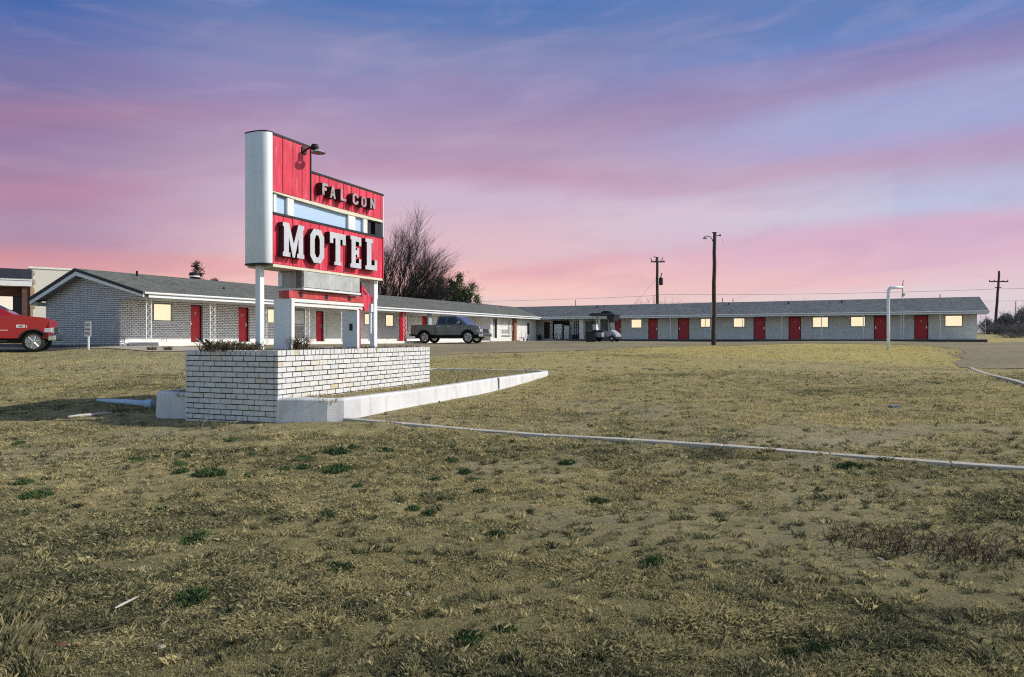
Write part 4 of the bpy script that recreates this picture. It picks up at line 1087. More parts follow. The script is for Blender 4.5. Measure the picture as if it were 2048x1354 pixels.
# roof: shingled slopes, ridge, boards
th_ = .13
m = MB(); m.prism([(-.06,EV+.02),(RY,RZ),(BY,BZ),(BY,BZ-th_),(RY,RZ-th_),(-.06,EV+.02-th_+.02)], -.12, LX1, 'yz'); rf = m.build('roof', SHINGLE, lw)
m = MB()      # shingle courses standing proud, then the ridge caps
y = .05
while y < RY-.2:
    m.prism([(y,rz(y)+.004),(y+.02,rz(y)+.016),(y+.28,rz(y+.28)+.005)], -.121, LX1-.6, 'yz'); y += .30
sub(rf, m, 'shingle_course', SHINGLE, lw)
m = MB(); m.prism([(RY-.16,RZ-.035),(RY,RZ+.022),(RY+.16,RZ-.045)], -.125, LX1-1, 'yz'); sub(rf, m, 'ridge_cap', SHINGLE, lw)
for pxv in (274, 448, 1001):
    yy = 4.6 if pxv != 448 else 2.6
    xv = LW.x_at(pxv, yy); m = MB(); m.tube([(xv, yy, rz(yy)-.05), (xv, yy, rz(yy)+(.30 if pxv == 274 else .12))], .06, 10); sub(rf, m, 'vent_pipe', DARK, lw)
m = MB(); m.box(.2, 44.05, -.03, .02, SO-.01, EV+.0); m.build('fascia', WHITE_METAL, lw, bevel=.006)
m = MB(); m.tube([(-.05,-.075,EV-.02),(44.0,-.075,EV-.02)], .055, 8); m.build('gutter', WHITE, lw)
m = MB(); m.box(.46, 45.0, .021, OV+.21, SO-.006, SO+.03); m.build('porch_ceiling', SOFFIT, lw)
m = MB()      # rake boards and sloping soffit at the gable
m.prism([(-.06,EV-.10),(-.06,EV-.30+.09),(RY,RZ-.34),(BY,BZ-.34),(BY,BZ-.125),(RY,RZ-.125)], -.10, -.05, 'yz'); m.build('rake_board', WHITE_METAL, lw)
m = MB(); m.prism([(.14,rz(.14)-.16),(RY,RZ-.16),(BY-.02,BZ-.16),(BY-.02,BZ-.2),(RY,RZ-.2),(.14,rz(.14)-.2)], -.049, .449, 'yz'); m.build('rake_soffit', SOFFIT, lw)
m = MB(); m.prism([(-.075,EV+.045),(RY,RZ+.03),(BY+.02,BZ+.025),(BY+.02,BZ-.12),(RY,RZ-.122),(-.075,EV-.1)], -.16, -.121, 'yz'); m.build('roof_edge', DARK, lw)
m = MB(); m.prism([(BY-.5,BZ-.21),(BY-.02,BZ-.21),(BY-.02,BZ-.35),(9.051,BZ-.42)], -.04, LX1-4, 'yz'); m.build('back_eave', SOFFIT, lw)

# ---------- rear range
rw = thing('motel_building', 'rear motel range with pale blue-grey walls, red doors and shade-dark slab edge beyond the gravel', 'motel building', RW.o[0], RW.o[1], -.35, RW.ang)
RO, RRY, RRZ, RBY = 1.8, 4.6, 3.54, 9.2
SLB = -.08
XR = lambda px, y=RO: RW.x_at(px, y)
rdoors = [(XR(a), XR(b), n_, h_) for a, b, n_, h_ in ((1230,1242,'',1),(1296.5,1315.4,'2',1),(1356,1378.6,'9',-1),(1507,1531,'11',1),(1577,1602,'4',1),(1748,1774,'3',-1),(1828.5,1856.7,'8',1))]
rwins = []
for pa, pb, y0, y1, mu in ((1262,1283.5,638,656,None),(1400.7,1421,635.4,654.5,1410.5),(1466.5,1489.7,635,654.5,1484.5),(1624.7,1657,631.5,655,1643),(1701,1731,631,653.5,1727),(1889.6,1925.4,629,653,None)):
    a, b = XR(pa), XR(pb); D = RW.d_at((a+b)/2, RO)
    rwins.append((a, b, (CY-y1)/F*D, min(SO-.05, (CY-y0)/F*D), XR(mu) if mu else None))
RX1 = RW_L-.55
dk = (XR(1087.5), XR(1100), SLB+.08, 1.75); big = (XR(1106.5), XR(1138.5), SLB, 1.85); latt = (XR(1147), XR(1159.5), .05, 1.9); dk2 = (XR(1171), XR(1191), .5, 1.8)
cart_w = (XR(1199.5), XR(1216), .75, 1.9)
WALLB = brickmat('blue_grey_painted_block', (.74,.75,.765), (.69,.70,.715), (.58,.585,.60), .4, .2, .006, .004)
m = MB(); ops = [(a, b, SLB, SLB+2.04) for a, b, _, _ in rdoors]+[(a, b, c, d) for a, b, c, d, _ in rwins]+[dk, big, latt, dk2, cart_w]
wall_open(m, -1.5, RX1, RO, RO+.2, -.6, SO+.08, ops); m.build('block_wall', WALLB, rw)
for a, b, nm, hs in rdoors: door_part(rw, RW, a, b, RO, SLB, SLB+2.04, nm, hs, rec=.12)
for a, b, c, d, mu in rwins: window_part(rw, a, b, RO, c, d, WIN, mu)
m = MB(); m.box(dk[0], dk[1], RO+.12, RO+.16, dk[2], dk[3]); o = m.build('brown_door', paint('dark_brown_door', (.05,.03,.022), .5, .2), rw)
m = MB(); m.ring([(dk[0]-.08,dk[2]),(dk[1]+.08,dk[2]),(dk[1]+.08,dk[3]+.08),(dk[0]-.08,dk[3]+.08)], [(dk[0],dk[2]),(dk[1],dk[2]),(dk[1],dk[3]),(dk[0],dk[3])], RO-.03, RO-.001); sub(o, m, 'door_frame', WHITE, rw)
m = MB(); m.box(big[0], big[1], RO+.25, RO+.29, big[2], big[3]); o = m.build('dark_opening', DARK, rw)
m = MB(); m.ring([(big[0]-.05,big[2]),(big[1]+.05,big[2]),(big[1]+.05,big[3]+.05),(big[0]-.05,big[3]+.05)], [(big[0]+.12,big[2]+.1),(big[1]-.05,big[2]+.1),(big[1]-.05,big[3]-.25),(big[0]+.12,big[3]-.25)], RO-.04, RO-.001); sub(o, m, 'opening_frame', DARK, rw)
m = MB(); m.box(big[0]-.1, big[1]+.1, RO-.06, RO-.001, big[3]+.051, big[3]+.12); sub(o, m, 'lintel', CREAM, rw)
m = MB(); m.box(latt[0], latt[1], RO+.1, RO+.12, latt[2], latt[3]); o = m.build('lattice_window', GLASS_DARK, rw)
m = MB()
for k in range(4): q = latt[0]+.04+(latt[1]-latt[0]-.08)*k/3; m.box(q-.025, q+.025, RO+.0, RO+.05, latt[2], latt[3])
for k in range(7): q = latt[2]+.03+(latt[3]-latt[2]-.06)*k/6; m.box(latt[0], latt[1], RO+.051, RO+.09, q-.022, q+.022)
sub(o, m, 'lattice_bar', WHITE, rw)
for nm_, r_ in (('porch_window', dk2), ('porch_window', cart_w)):
    a, b, c, d = r_; m = MB(); m.box(a, b, RO+.1, RO+.13, c, d); o = m.build(nm_, paint('grey_blind', (.20,.20,.19), .5, .1), rw)
    m = MB(); m.ring([(a-.05,c-.05),(b+.05,c-.05),(b+.05,d+.05),(a-.05,d+.05)], [(a,c),(b,c),(b,d),(a,d)], RO-.02, RO-.001); sub(o, m, 'window_frame', WHITE, rw)
for pxm in (1162.5, 1196): 
    a = RW.x_at(pxm, .5); m = MB(); m.box(a-.22, a+.22, .5, .7, SLB, SO); m.build('square_pillar', WHITE, rw, bevel=.01)
for pxm in (1340.7, 1422, 1563.7, 1643, 1726.5, 1802, 1807.5, 1880.5): thin_post(rw, RW.x_at(pxm, .2), .2, SLB, SO)
lattice_post(rw, RW_L-.35, .35, SLB-.1, SO, .3)
m = MB(); m.box(3.0, RW_L-.1, .0, RO-.001, -.8, SLB); m.build('porch_slab', SLAB_SHADE, rw, bevel=.02)
m = MB(); m.box(3.0, RW_L-.1, .0, RO-.002, SLB+.001, SLB+.012); m.build('slab_top', RAW_CONC, rw)
m = MB(); m.box(-.5, 2.99, .4, RO-.001, -.8, -.2); m.build('office_step', RAW_CONC, rw)
r1 = (RRZ-EV)/RRY
rrz = lambda y: (EV+r1*y if y < RRY else RRZ-r1*(y-RRY))
m = MB(); m.prism([(RO+.201,-.8),(RO+.201,SO+.1),(.1,SO+.1),(.1,rrz(.1)-.17),(RRY,RRZ-.17),(RBY-.3,rrz(RBY-.3)-.17),(RBY-.3,-.8)], RX1-.2, RX1, 'yz'); m.build('end_wall', WALLB, rw)
m = MB(); m.box(-8, RX1-.2, 8.5, 8.7, -.8, rrz(8.7)-.18); m.build('back_wall', WALLB, rw)
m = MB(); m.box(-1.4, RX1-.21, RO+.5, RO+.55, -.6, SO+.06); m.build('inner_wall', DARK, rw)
m = MB(); m.prism([(-.06,EV+.02),(RRY,RRZ),(RBY,EV),(RBY,EV-.13),(RRY,RRZ-.13),(-.06,EV-.09)], -9.4, RW_L, 'yz'); rf = m.build('roof', SHINGLE_B, rw)
m = MB(); y = .05
while y < RRY-.2:
    m.prism([(y,rrz(y)+.004),(y+.02,rrz(y)+.014),(y+.28,rrz(y+.28)+.005)], -9.0, RW_L+.001, 'yz'); y += .30
sub(rf, m, 'shingle_course', SHINGLE_B, rw)
m = MB(); m.prism([(RRY-.16,RRZ-.04),(RRY,RRZ+.022),(RRY+.16,RRZ-.04)], -9.2, RW_L+.002, 'yz'); sub(rf, m, 'ridge_cap', SHINGLE_B, rw)
for pxv, hh in ((1151, .75), (1195, .25), (1445, .55), (1466, .5), (1457, .2), (1577, .2), (1684, .2), (1880, .4)):
    yy = 4.9 if hh > .3 else 3.6
    xv = RW.x_at(pxv, yy); m = MB(); m.tube([(xv, yy, rrz(yy)-.05), (xv, yy, rrz(yy)+hh)], .035 if hh > .3 else .07, 8); sub(rf, m, 'vent_pipe', DARK, rw)
m = MB(); m.box(.03, RW_L+.0, -.03, .02, SO+.0, EV+.0); m.build('fascia', WHITE_METAL, rw, bevel=.006)
m = MB(); m.tube([(.1,-.07,EV-.02),(RW_L+.02,-.07,EV-.02)], .05, 8); m.build('gutter', WHITE, rw)
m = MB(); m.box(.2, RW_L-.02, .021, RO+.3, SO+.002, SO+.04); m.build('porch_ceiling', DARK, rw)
m = MB(); m.prism([(-.06,EV-.10),(-.06,EV-.22),(RRY,RRZ-.34),(RBY,EV-.34),(RBY,EV-.135),(RRY,RRZ-.135)], RW_L-.055, RW_L-.005, 'yz'); m.build('rake_board', WHITE_METAL, rw)

# things standing under the corner porch
def place(fr, px, y): 
    x = fr.x_at(px, y); return fr.w(x, y)
x0 = RW.x_at(1108.5, 1.15); x1 = RW.x_at(1123, 1.15); p = RW.w((x0+x1)/2, 1.5)
g = thing('refrigerator', 'white refrigerator standing in the dark opening under the corner porch', 'refrigerator', *p, SLB, RW.ang); hw = (x1-x0)/2
m = MB(); m.box(-hw, hw, -.3, .33, SLB, 1.5); m.build('cabinet', WHITE_METAL, g, bevel=.02)
m = MB(); m.box(-hw, hw, -.36, -.304, .95, 1.5); d = m.build('door', WHITE_METAL, g, bevel=.012); m = MB(); m.box(hw-.09, hw-.05, -.41, -.361, 1.0, 1.3); sub(d, m, 'handle', CHROME, g)
m = MB(); m.box(-hw, hw, -.36, -.304, SLB+.05, .93); d = m.build('door', WHITE_METAL, g, bevel=.012); m = MB(); m.box(hw-.09, hw-.05, -.41, -.361, .5, .85); sub(d, m, 'handle', CHROME, g)
x0 = RW.x_at(1127.5, 1.15); x1 = RW.x_at(1137.5, 1.15); p = RW.w((x0+x1)/2, 1.5); hw = (x1-x0)/2
g = thing('filing_cabinet', 'pale filing cabinet with dark drawer gaps next to the white refrigerator', 'cabinet', *p, SLB, RW.ang)
m = MB(); m.box(-hw, hw, -.28, .3, SLB, 1.35); m.build('cabinet_body', GREY_METAL, g, bevel=.01)
for k in range(4):
    m = MB(); m.box(-hw+.03, hw-.03, -.31, -.281, SLB+.06+k*.345, SLB+.37+k*.345); d = m.build('drawer', WHITE_METAL, g, bevel=.006)
    m = MB(); m.box(-.1, .1, -.335, -.311, SLB+.22+k*.345, SLB+.25+k*.345); sub(d, m, 'handle', DARK, g)
p = place(RW, 1154.5, .9); g = thing('storage_box', 'low black storage box below the lattice window', 'box', *p, SLB, RW.ang)
m = MB(); m.prism([(-.5,SLB),(.5,SLB),(.54,SLB+.42),(-.54,SLB+.42)], -.25, .25); m.build('box_body', BLACK, g, bevel=.01); m = MB(); m.box(-.57, .57, -.28, .28, SLB+.421, SLB+.47); m.build('lid', BLACK, g, bevel=.01)
p = place(RW, 1079, .8); g = thing('potted_plant', 'dark potted plant under the porch beside the brown door', 'plant', *p, -.2, 0)
m = MB(); m.lathe([(.01,-.2),(.17,-.2),(.23,.12),(.2,.12),(.19,.08),(.01,.08)], (0,0,0), 'z', 14); m.build('pot', DARK, g, smooth=True)
m = MB(); r_ = random.Random(3)
for k in range(120):
    a = r_.uniform(0,6.28); e = r_.uniform(.1,1.4); L = r_.uniform(.2,.45); q = Vector((math.cos(a)*math.cos(e), math.sin(a)*math.cos(e), math.sin(e)))*L
    m.tube([(0,0,.08),(q.x*.6,q.y*.6,.08+q.z*.75),(q.x,q.y,.08+q.z)], [.012,.02,.003], 3, cap=False)
m.build('leaf_clump', simple('dark_leaf', (.03,.05,.025), .6), g)
p = place(RW, 1118, .2); g = thing('wheeled_walker', 'small dark wheeled frame parked before the white refrigerator', 'walker', *p, SLB, RW.ang)
m = MB()
for s in (-.3, .3):
    m.tube([(s,-.3,SLB+.06),(s,-.2,SLB+.55),(s,.3,SLB+.75)], .022, 6); m.tube([(s,.3,SLB+.06),(s,.1,SLB+.62)], .022, 6)
m.box(-.3, .3, -.15, .2, SLB+.42, SLB+.47); m.build('frame', DARK, g)
for s in (-.3, .3):
    for yy in (-.3, .3): m = MB(); m.lathe([(.001,-.02),(.1,-.02),(.1,.02),(.001,.02)], (s+.03*(1 if s > 0 else -1), yy, SLB+.1), 'x', 12); m.build('wheel', BLACK, g)
for pxm, lab in ((1046, 'small grey bicycle shape leaning by the white office wall'),):
    p = LW.w(LW.x_at(1047, .3), .3); g = thing('push_cart', 'thin framed grey cart by the white office wall', 'cart', *p, ZO, LW.ang)
    m = MB(); m.tube([(-.5,0,ZO+.1),(-.5,0,ZO+.85),(-.3,0,ZO+.95)], .025, 6); m.tube([(-.5,.0,ZO+.35),(.5,.0,ZO+.35),(.5,0,ZO+.8)], .025, 6); m.box(-.48,.48,-.2,.2,ZO+.28,ZO+.33); m.build('frame', GREY_METAL, g)
    for s in (-.4,.4): m = MB(); m.lathe([(.001,-.03),(.13,-.03),(.13,.03),(.001,.03)], (s, -.23, ZO+.13), 'y', 14); m.build('wheel', BLACK, g)
# ------------------------------------------------------------------ pickups
def arc(cx, cz, r, a0, a1, n=12):
    return [(cx+r*math.cos(math.radians(a0+(a1-a0)*k/n)), cz+r*math.sin(math.radians(a0+(a1-a0)*k/n))) for k in range(n+1)]
def pickup(label, paintm, x, y, zb, ang, S=1.0, WR=.42, hood_z=1.22, belt=1.30, roof=1.95, glass=GLASS_DARK, rimm=CHROME, xf=4.78, cdx=0.0, decal=None):
    g = thing('pickup_truck', label, 'pickup truck', x, y, zb, ang)
    z0 = zb
    W = .98; L = 5.85; xr = 1.15; RA = WR+.10
    P = lambda pts: [(a*S, z0+b*S) for a, b in pts]
    bz = .60
    # fenders and lower body
    low_bed = [(0.03, belt-.02), (0, bz+.1)]+[(xr-RA-.05, bz)]+arc(xr, WR, RA, 155, 25)[0:]+[(2.05, bz-.02), (2.05, belt)]
    m = MB(); m.prism(P(low_bed), -W*S, W*S); bed = m.build('bed', paintm, g, bevel=.035*S)
    m = MB(); m.box(.1*S, 1.98*S, -.82*S, .82*S, z0+(belt-.015)*S, z0+(belt+.004)*S); sub(bed, m, 'bed_floor', DARK, g)
    m = MB(); m.box(-.02*S, .03*S, -.93*S, -.80*S, z0+.95*S, z0+1.2*S); m.box(-.02*S, .03*S, .80*S, .93*S, z0+.95*S, z0+1.2*S); sub(bed, m, 'tail_light', simple('tail_light_red', (.4,.01,.01), .2), g)
    front = [(2.09, belt), (2.09, bz-.02), (xf-RA-.05, bz-.02)]+arc(xf, WR, RA, 158, 18)+[(5.52, bz+.02), (5.74, bz+.10), (5.80, .9), (5.74, hood_z-.12), (5.45, hood_z), (4.6+cdx, belt+.02), (4.2+cdx, belt+.03)]
    m = MB(); m.prism(P(front), -W*S, W*S); body = m.build('body', paintm, g, bevel=.06*S)
    # dark wheel wells and underside
    m = MB(); m.box(.2*S, 5.5*S, -.62*S, .62*S, z0+.38*S, z0+.62*S); m.box(.6*S, 1.75*S, -.8*S, .8*S, z0+.55*S, z0+1.05*S); m.box((xf-.58)*S, (xf+.57)*S, -.8*S, .8*S, z0+.55*S, z0+1.02*S); m.build('chassis', BLACK, g)
    # wheel arch lips
    for s in (-1, 1):
        for cx in (xr, xf):
            m = MB(); a = arc(cx, WR, RA+.035, 160, 20, 14); b = arc(cx, WR, RA-.02, 160, 20, 14)
            for i in range(14):
                q = P([a[i], a[i+1], b[i+1], b[i]]); m.prism(q, (s*W-.02)*S if s > 0 else (s*W-.025)*S, (s*W+.025)*S if s > 0 else (s*W+.02)*S)
            sub(body, m, 'arch_trim', BLACK, g)
    # cab
    cab = [(2.14, belt+.01), (2.24, roof-.08), (2.42, roof), (3.62+cdx, roof), (3.86+cdx, roof-.06), (4.72+cdx, belt+.05), (4.72+cdx, belt-.05), (2.14, belt-.05)]
    n = len(cab); vs = []; 
    for s in (-1, 1):
        for (a, b) in cab:
            tw = W*.985-(max(0, b-belt)/(roof-belt))*.20
            vs.append((a*S, s*tw*S, z0+b*S))
    fs = [tuple(range(n)), tuple(range(n, 2*n))[::-1]]+[(i, n+i, n+(i+1) % n, (i+1) % n) for i in range(n)]
    m = MB(); m.add(vs, fs); cb_ = m.build('cab', paintm, g, bevel=.03*S)
    def cabpt(a, b, s, out=.006):
        tw = W*.985-(max(0, b-belt)/(roof-belt))*.20+out
        return (a*S, s*tw*S, z0+b*S)
    for s in (-1, 1):
        for q in ([(2.30,belt+.05),(2.36,roof-.12),(2.98+cdx*.5,roof-.12),(2.98+cdx*.5,belt+.05)], [(3.05+cdx*.5,belt+.05),(3.05+cdx*.5,roof-.12),(3.66+cdx,roof-.12),(4.34+cdx,belt+.05)]):
            o_ = [cabpt(a, b, s, .008) for a, b in q]; i_ = [cabpt(a, b, s, -.01) for a, b in q]
            m = MB(); m.add(i_+o_, [(0,1,2,3),(4,7,6,5)]+[(i, 4+i, 4+(i+1) % 4, (i+1) % 4) for i in range(4)]); sub(cb_, m, 'side_window', glass, g)
    # windscreen and rear window
    def slab(p0, p1, w0, w1, lift, nm, mt):
        (xa_, za_), (xb_, zb_) = p0, p1; t_ = Vector((xb_-xa_, 0, zb_-za_)).normalized(); nn = Vector((-t_.z, 0, t_.x))*lift
        vs = []
        for k in (-.6, 1):
            for (xx, zz, ww) in ((xa_, za_, w0), (xb_, zb_, w1)):
                for s in (-1, 1): vs.append(((xx+nn.x*k)*S, s*ww*S, z0+(zz+nn.z*k)*S))
        m = MB(); m.add(vs, [(0,1,3,2),(4,6,7,5),(0,4,5,1),(2,3,7,6),(0,2,6,4),(1,5,7,3)]); return sub(cb_, m, nm, mt, g)
    slab((3.93+cdx, roof-.10), (4.64+cdx, belt+.09), .70, .86, .012, 'windscreen', GLASS_BLUE)
    slab((2.17, belt+.1), (2.23, roof-.14), .80, .70, .012, 'rear_window', glass)
    # doors
    for s in (-1, 1):
        for (a, b) in ((2.16, 3.02+cdx*.5), (3.05+cdx*.5, 4.12+cdx)):
            m = MB(); yy = s*(W+.004)*S
            m.box(a*S, b*S, min(yy, yy-s*.03*S), max(yy, yy-s*.03*S), z0+(bz+.05)*S, z0+(belt-.04)*S); d = m.build('door', paintm, g, bevel=.02*S)
            m = MB(); hy = s*(W+.03)*S
            m.box((a+.06)*S, (a+.28)*S, min(hy, hy-s*.024*S), max(hy, hy-s*.024*S), z0+(belt-.16)*S, z0+(belt-.12)*S); sub(d, m, 'handle', CHROME, g)
        m = MB(); m.box((3.98+cdx)*S, (4.18+cdx)*S, s*(W+.02)*S if s > 0 else (-W-.30)*S, (W+.30)*S if s > 0 else (-W-.02)*S, z0+(belt+.02)*S, z0+(belt+.26)*S); m.build('mirror', BLACK if rimm is not CHROME else paintm, g, bevel=.05*S)
        m = MB(); m.box(2.1*S, 4.15*S, min(s*(W+.03), s*(W-.16))*S, max(s*(W+.03), s*(W-.16))*S, z0+.42*S, z0+.50*S); m.build('side_step', BLACK, g, bevel=.02*S)
    # front end
    m = MB(); m.box(5.70*S, 5.86*S, -.62*S, .62*S, z0+.78*S, z0+1.10*S); gr = m.build('grille', CHROME, g, bevel=.02*S)
    m = MB()
    for k in range(5): m.box(5.862*S, 5.872*S, -.57*S, .57*S, z0+(.81+.056*k)*S, z0+(.84+.056*k)*S)
    sub(gr, m, 'grille_slot', BLACK, g)
    for s in (-1, 1):
        m = MB(); m.box(5.52*S, 5.83*S, min(s*.66, s*.985)*S, max(s*.66, s*.985)*S, z0+.84*S, z0+1.06*S); m.build('headlight', simple('headlight_glass', (.5,.52,.55), .08), g, bevel=.03*S)
    m = MB(); m.box(5.66*S, 5.98*S, -.97*S, .97*S, z0+.48*S, z0+.74*S); m.build('front_bumper', CHROME, g, bevel=.05*S)
    m = MB(); m.box(-.18*S, .02*S, -.92*S, .92*S, z0+.52*S, z0+.72*S); m.build('rear_bumper', CHROME, g, bevel=.04*S)
    for s in (-1, 1):
        for cx in (xr, xf):
            yc = s*(W-.17)*S; c = (cx*S, yc, z0+WR*S)
            m = MB(); hw = .14*S
            m.lathe([(WR*.70*S,-hw),(WR*.9*S,-hw),(WR*.985*S,-hw*.7),(WR*S,-hw*.3),(WR*S,hw*.3),(WR*.985*S,hw*.7),(WR*.9*S,hw),(WR*.70*S,hw)], c, 'y', 32)
            wl = m.build('wheel', BLACK, g, smooth=True)
            m = MB(); face = s*hw*.8
            m.lathe([(WR*.72*S, face-s*.10*S),(WR*.72*S, face),(WR*.64*S, face),(WR*.62*S, face-s*.06*S)], c, 'y', 32)
            m.lathe([(WR*.63*S, face-s*.09*S),(.001, face-s*.085*S)], c, 'y', 24)
            for k in range(6):
                th = k*math.pi/3+.2
                px_, pz_ = math.cos(th), math.sin(th)
                m.tube([(c[0]+px_*.04*S, c[1]+face, c[2]+pz_*.04*S), (c[0]+px_*WR*.66*S, c[1]+face-s*.012*S, c[2]+pz_*WR*.66*S)], [.045*S,.03*S], 6)
            m.lathe([(.001, face+s*.02*S),(.07*S, face+s*.015*S),(.075*S, face-s*.03*S)], c, 'y', 14)
            sub(wl, m, 'rim', rimm, g, smooth=False)
    if decal:
        m = MB(); yy = -(W+.012)*S
        m.box((xf-.62)*S, (xf-.30)*S, yy, -(W-.01)*S, z0+1.06*S, z0+1.19*S); d = m.build('fender_decal', WHITE, g)
        m = MB(); text_polys(m, decal, (xf-.46)*S, yy-.004, z0+1.085*S, .115*S, .006); sub(d, m, 'decal_writing', INK, g)
        m = MB()
        m.box(2.2*S, 4.2*S, yy, -(W-.01)*S, z0+.93*S, z0+.965*S); m.box((xf-.26)*S, (xf-.22)*S, yy, -(W-.01)*S, z0+1.04*S, z0+1.18*S); m.build('side_stripe', simple('pale_pink_stripe', (.75,.5,.52), .3), g)
    return g
D = 52.0; hd = math.radians(-20)
def veh_origin(px, d, z, lx, ly, ang, S):
    x, y = (px-CX)/F*d, d
    return x-(math.cos(ang)*lx-math.sin(ang)*ly)*S, y-(math.sin(ang)*lx+math.cos(ang)*ly)*S, z
ox, oy, oz = veh_origin(938, 50.8, -.39, 4.78, -.9, hd, 1.0)
oz = float(base_h(np.array([ox+2.5]), np.array([oy-.8]))[0])+.03
pickup('grey pickup truck with chrome wheels parked before the porch of the long motel range', CAR_GREY, ox, oy, oz, hd, .98, WR=.45, belt=1.40, roof=2.08, hood_z=1.33)
hr = math.radians(25)
RIM2 = simple('silver_alloy', (.55,.56,.57), .4, .6)
ox, oy, oz = veh_origin(66, 30.2, -.6, 5.12, -.98, hr, .98)
oz = float(base_h(np.array([(66-CX)/F*30.2]), np.array([30.2]))[0])+.035
pickup('bright red pickup truck with pale alloy wheels on the drive by the gable', CAR_RED, ox, oy, oz, hr, .98, WR=.435, belt=1.60, roof=2.2, hood_z=1.53, glass=GLASS_BLUE, rimm=RIM2, xf=5.12, cdx=-.35, decal='1483')

# ------------------------------------------------------------------ golf cart and bin
gx_, gy_ = (1211-CX)/F*54, 54.0; gz = float(base_h(np.array([gx_]), np.array([gy_]))[0])+.03
GA = math.radians(-28)
g = thing('golf_cart', 'white golf cart with a dark roof parked before the rear porch', 'golf cart', gx_, gy_, gz, GA); g.scale = (1.06, 1.08, 1.08)
m = MB(); m.prism([(-.95,gz+.30),(-.95,gz+.62),(-.55,gz+.70),(-.35,gz+.70),(-.30,gz+.36),(.25,gz+.33),(.42,gz+.78),(.55,gz+.86),(.98,gz+.55),(1.02,gz+.34),(.9,gz+.28)], -.56, .56); m.build('body', paint('grey_white_shell', (.33,.34,.37), .4, .08), g, bevel=.04)
m = MB(); m.box(-.9, 1.0, -.5, .5, gz+.2, gz+.335); m.build('chassis', BLACK, g)
m = MB(); m.prism([(.30,gz+1.838),(.92,gz+1.838),(.80,gz+1.5),(.62,gz+1.42),(.35,gz+1.60)], -.60, .60); m.build('canopy_drop', simple('dark_canopy', (.015,.018,.022), .6), g, bevel=.02)
m = MB(); m.box(-.75, -.25, -.5, .5, gz+.705, gz+.82); m.build('seat', DARK, g, bevel=.03)
m = MB(); m.prism([(-.80,gz+.83),(-.72,gz+.83),(-.80,gz+1.25),(-.88,gz+1.25)], -.5, .5); m.build('backrest', WHITE, g, bevel=.02)
m = MB(); m.prism([(-1.0,gz+1.84),(.85,gz+1.84),(.95,gz+1.93),(.5,gz+2.05),(-.9,gz+2.05),(-1.1,gz+1.95)], -.64, .64); m.build('roof', simple('dark_cart_roof', (.02,.028,.04), .35), g, bevel=.03)
m = MB(); m.prism([(-.3,gz+2.051),(.6,gz+2.051),(.35,gz+2.2),(-.05,gz+2.22)], -.35, .35); m.build('roof_bundle', DARK, g, bevel=.03)
for sx, sz in ((-.82, .62), (.60, .8)):
    for s in (-.52, .52):
        m = MB(); m.tube([(sx, s, gz+sz), (sx+(-.03 if sx < 0 else -.18), s, gz+1.88)], .022, 6); m.build('roof_post', DARK, g)
m = MB(); m.prism([(.56,gz+.9),(.58,gz+.9),(.44,gz+1.8),(.42,gz+1.8)], -.5, .5); m.build('windscreen', simple('cart_screen', (.10,.11,.11), .1), g)
m = MB(); m.tube([(.35,-.25,gz+.75),(.12,-.25,gz+1.02)], .02, 6); m.lathe([(.15,-.012),(.18,0),(.15,.012)], (.1,-.25,gz+1.04), 'x', 16); m.build('steering_wheel', BLACK, g)
for sx in (-.68, .70):
    for s in (-.53, .53):
        m = MB(); m.lathe([(.10,-.09),(.21,-.09),(.23,-.05),(.23,.05),(.21,.09),(.10,.09)], (sx, s, gz+.23), 'y', 20); wl = m.build('wheel', BLACK, g, smooth=True)
        m = MB(); m.lathe([(.001,-.07 if s < 0 else .07),(.11,-.08 if s < 0 else .08),(.11,0)], (sx, s, gz+.23), 'y', 16); sub(wl, m, 'rim', STEEL, g)
bx_, by_ = (1181-CX)/F*53.4, 53.4; bz_ = float(base_h(np.array([bx_]), np.array([by_]))[0])+.03
g = thing('storage_bin', 'square black storage bin on the gravel beside the golf cart', 'bin', bx_, by_, bz_, math.radians(-8))
m = MB(); m.prism([(-.36,bz_),(.36,bz_),(.38,bz_+.70),(-.38,bz_+.70)], -.36, .36); m.build('bin_body', paint('dark_brown_bin', (.022,.018,.017), .6, .2), g, bevel=.02); m = MB(); m.box(-.40, .40, -.40, .40, bz_+.701, bz_+.75); m.build('lid', DARK, g, bevel=.015)
wx_, wy_ = (1235-CX)/F*55, 55.0; wz_ = float(base_h(np.array([wx_]), np.array([wy_]))[0])+.03
g = thing('waste_bin', 'pale grey waste bin standing at the front of the golf cart', 'bin', wx_, wy_, wz_, 0)
m = MB(); m.lathe([(.01,0),(.17,0),(.21,.62),(.19,.62),(.18,.5),(.01,.5)], (0,0,wz_), 'z', 16); m.build('bin_body', GREY_METAL, g, smooth=True)

# ------------------------------------------------------------------ poles, posts, wires
def pole_mesh(x0, z0, x1, z1, r0, r1, seed):
    r = random.Random(seed); pts = []; rad = []
    for k in range(13):
        f = k/12; pts.append((x0+(x1-x0)*f+r.uniform(-.02,.02), r.uniform(-.02,.02), z0+(z1-z0)*f)); rad.append(r0+(r1-r0)*f)
    m = MB(); m.tube(pts, rad, 12); return m
d = 50.0; x = (1428.5-CX)/F*d; z = h1(x, d)-.15; zt_ = (CY-466)/F*d
p1 = thing('utility_pole', 'tall dark wooden pole with a curved lamp arm standing in the yellow grass', 'utility pole', x, d, z, 0)
m = pole_mesh(-.05, z-.3, .02, zt_, .17, .12, 4); m.build('pole', WOOD_POLE, p1, smooth=True)
m = MB(); m.tube([(-.1,0,zt_-.62),(-.16,-.0,zt_-.42),(-.32,0,zt_-.25),(-.52,0,zt_-.22),(-.62,0,zt_-.30)], .028, 8); la = m.build('lamp_arm', DARK, p1)
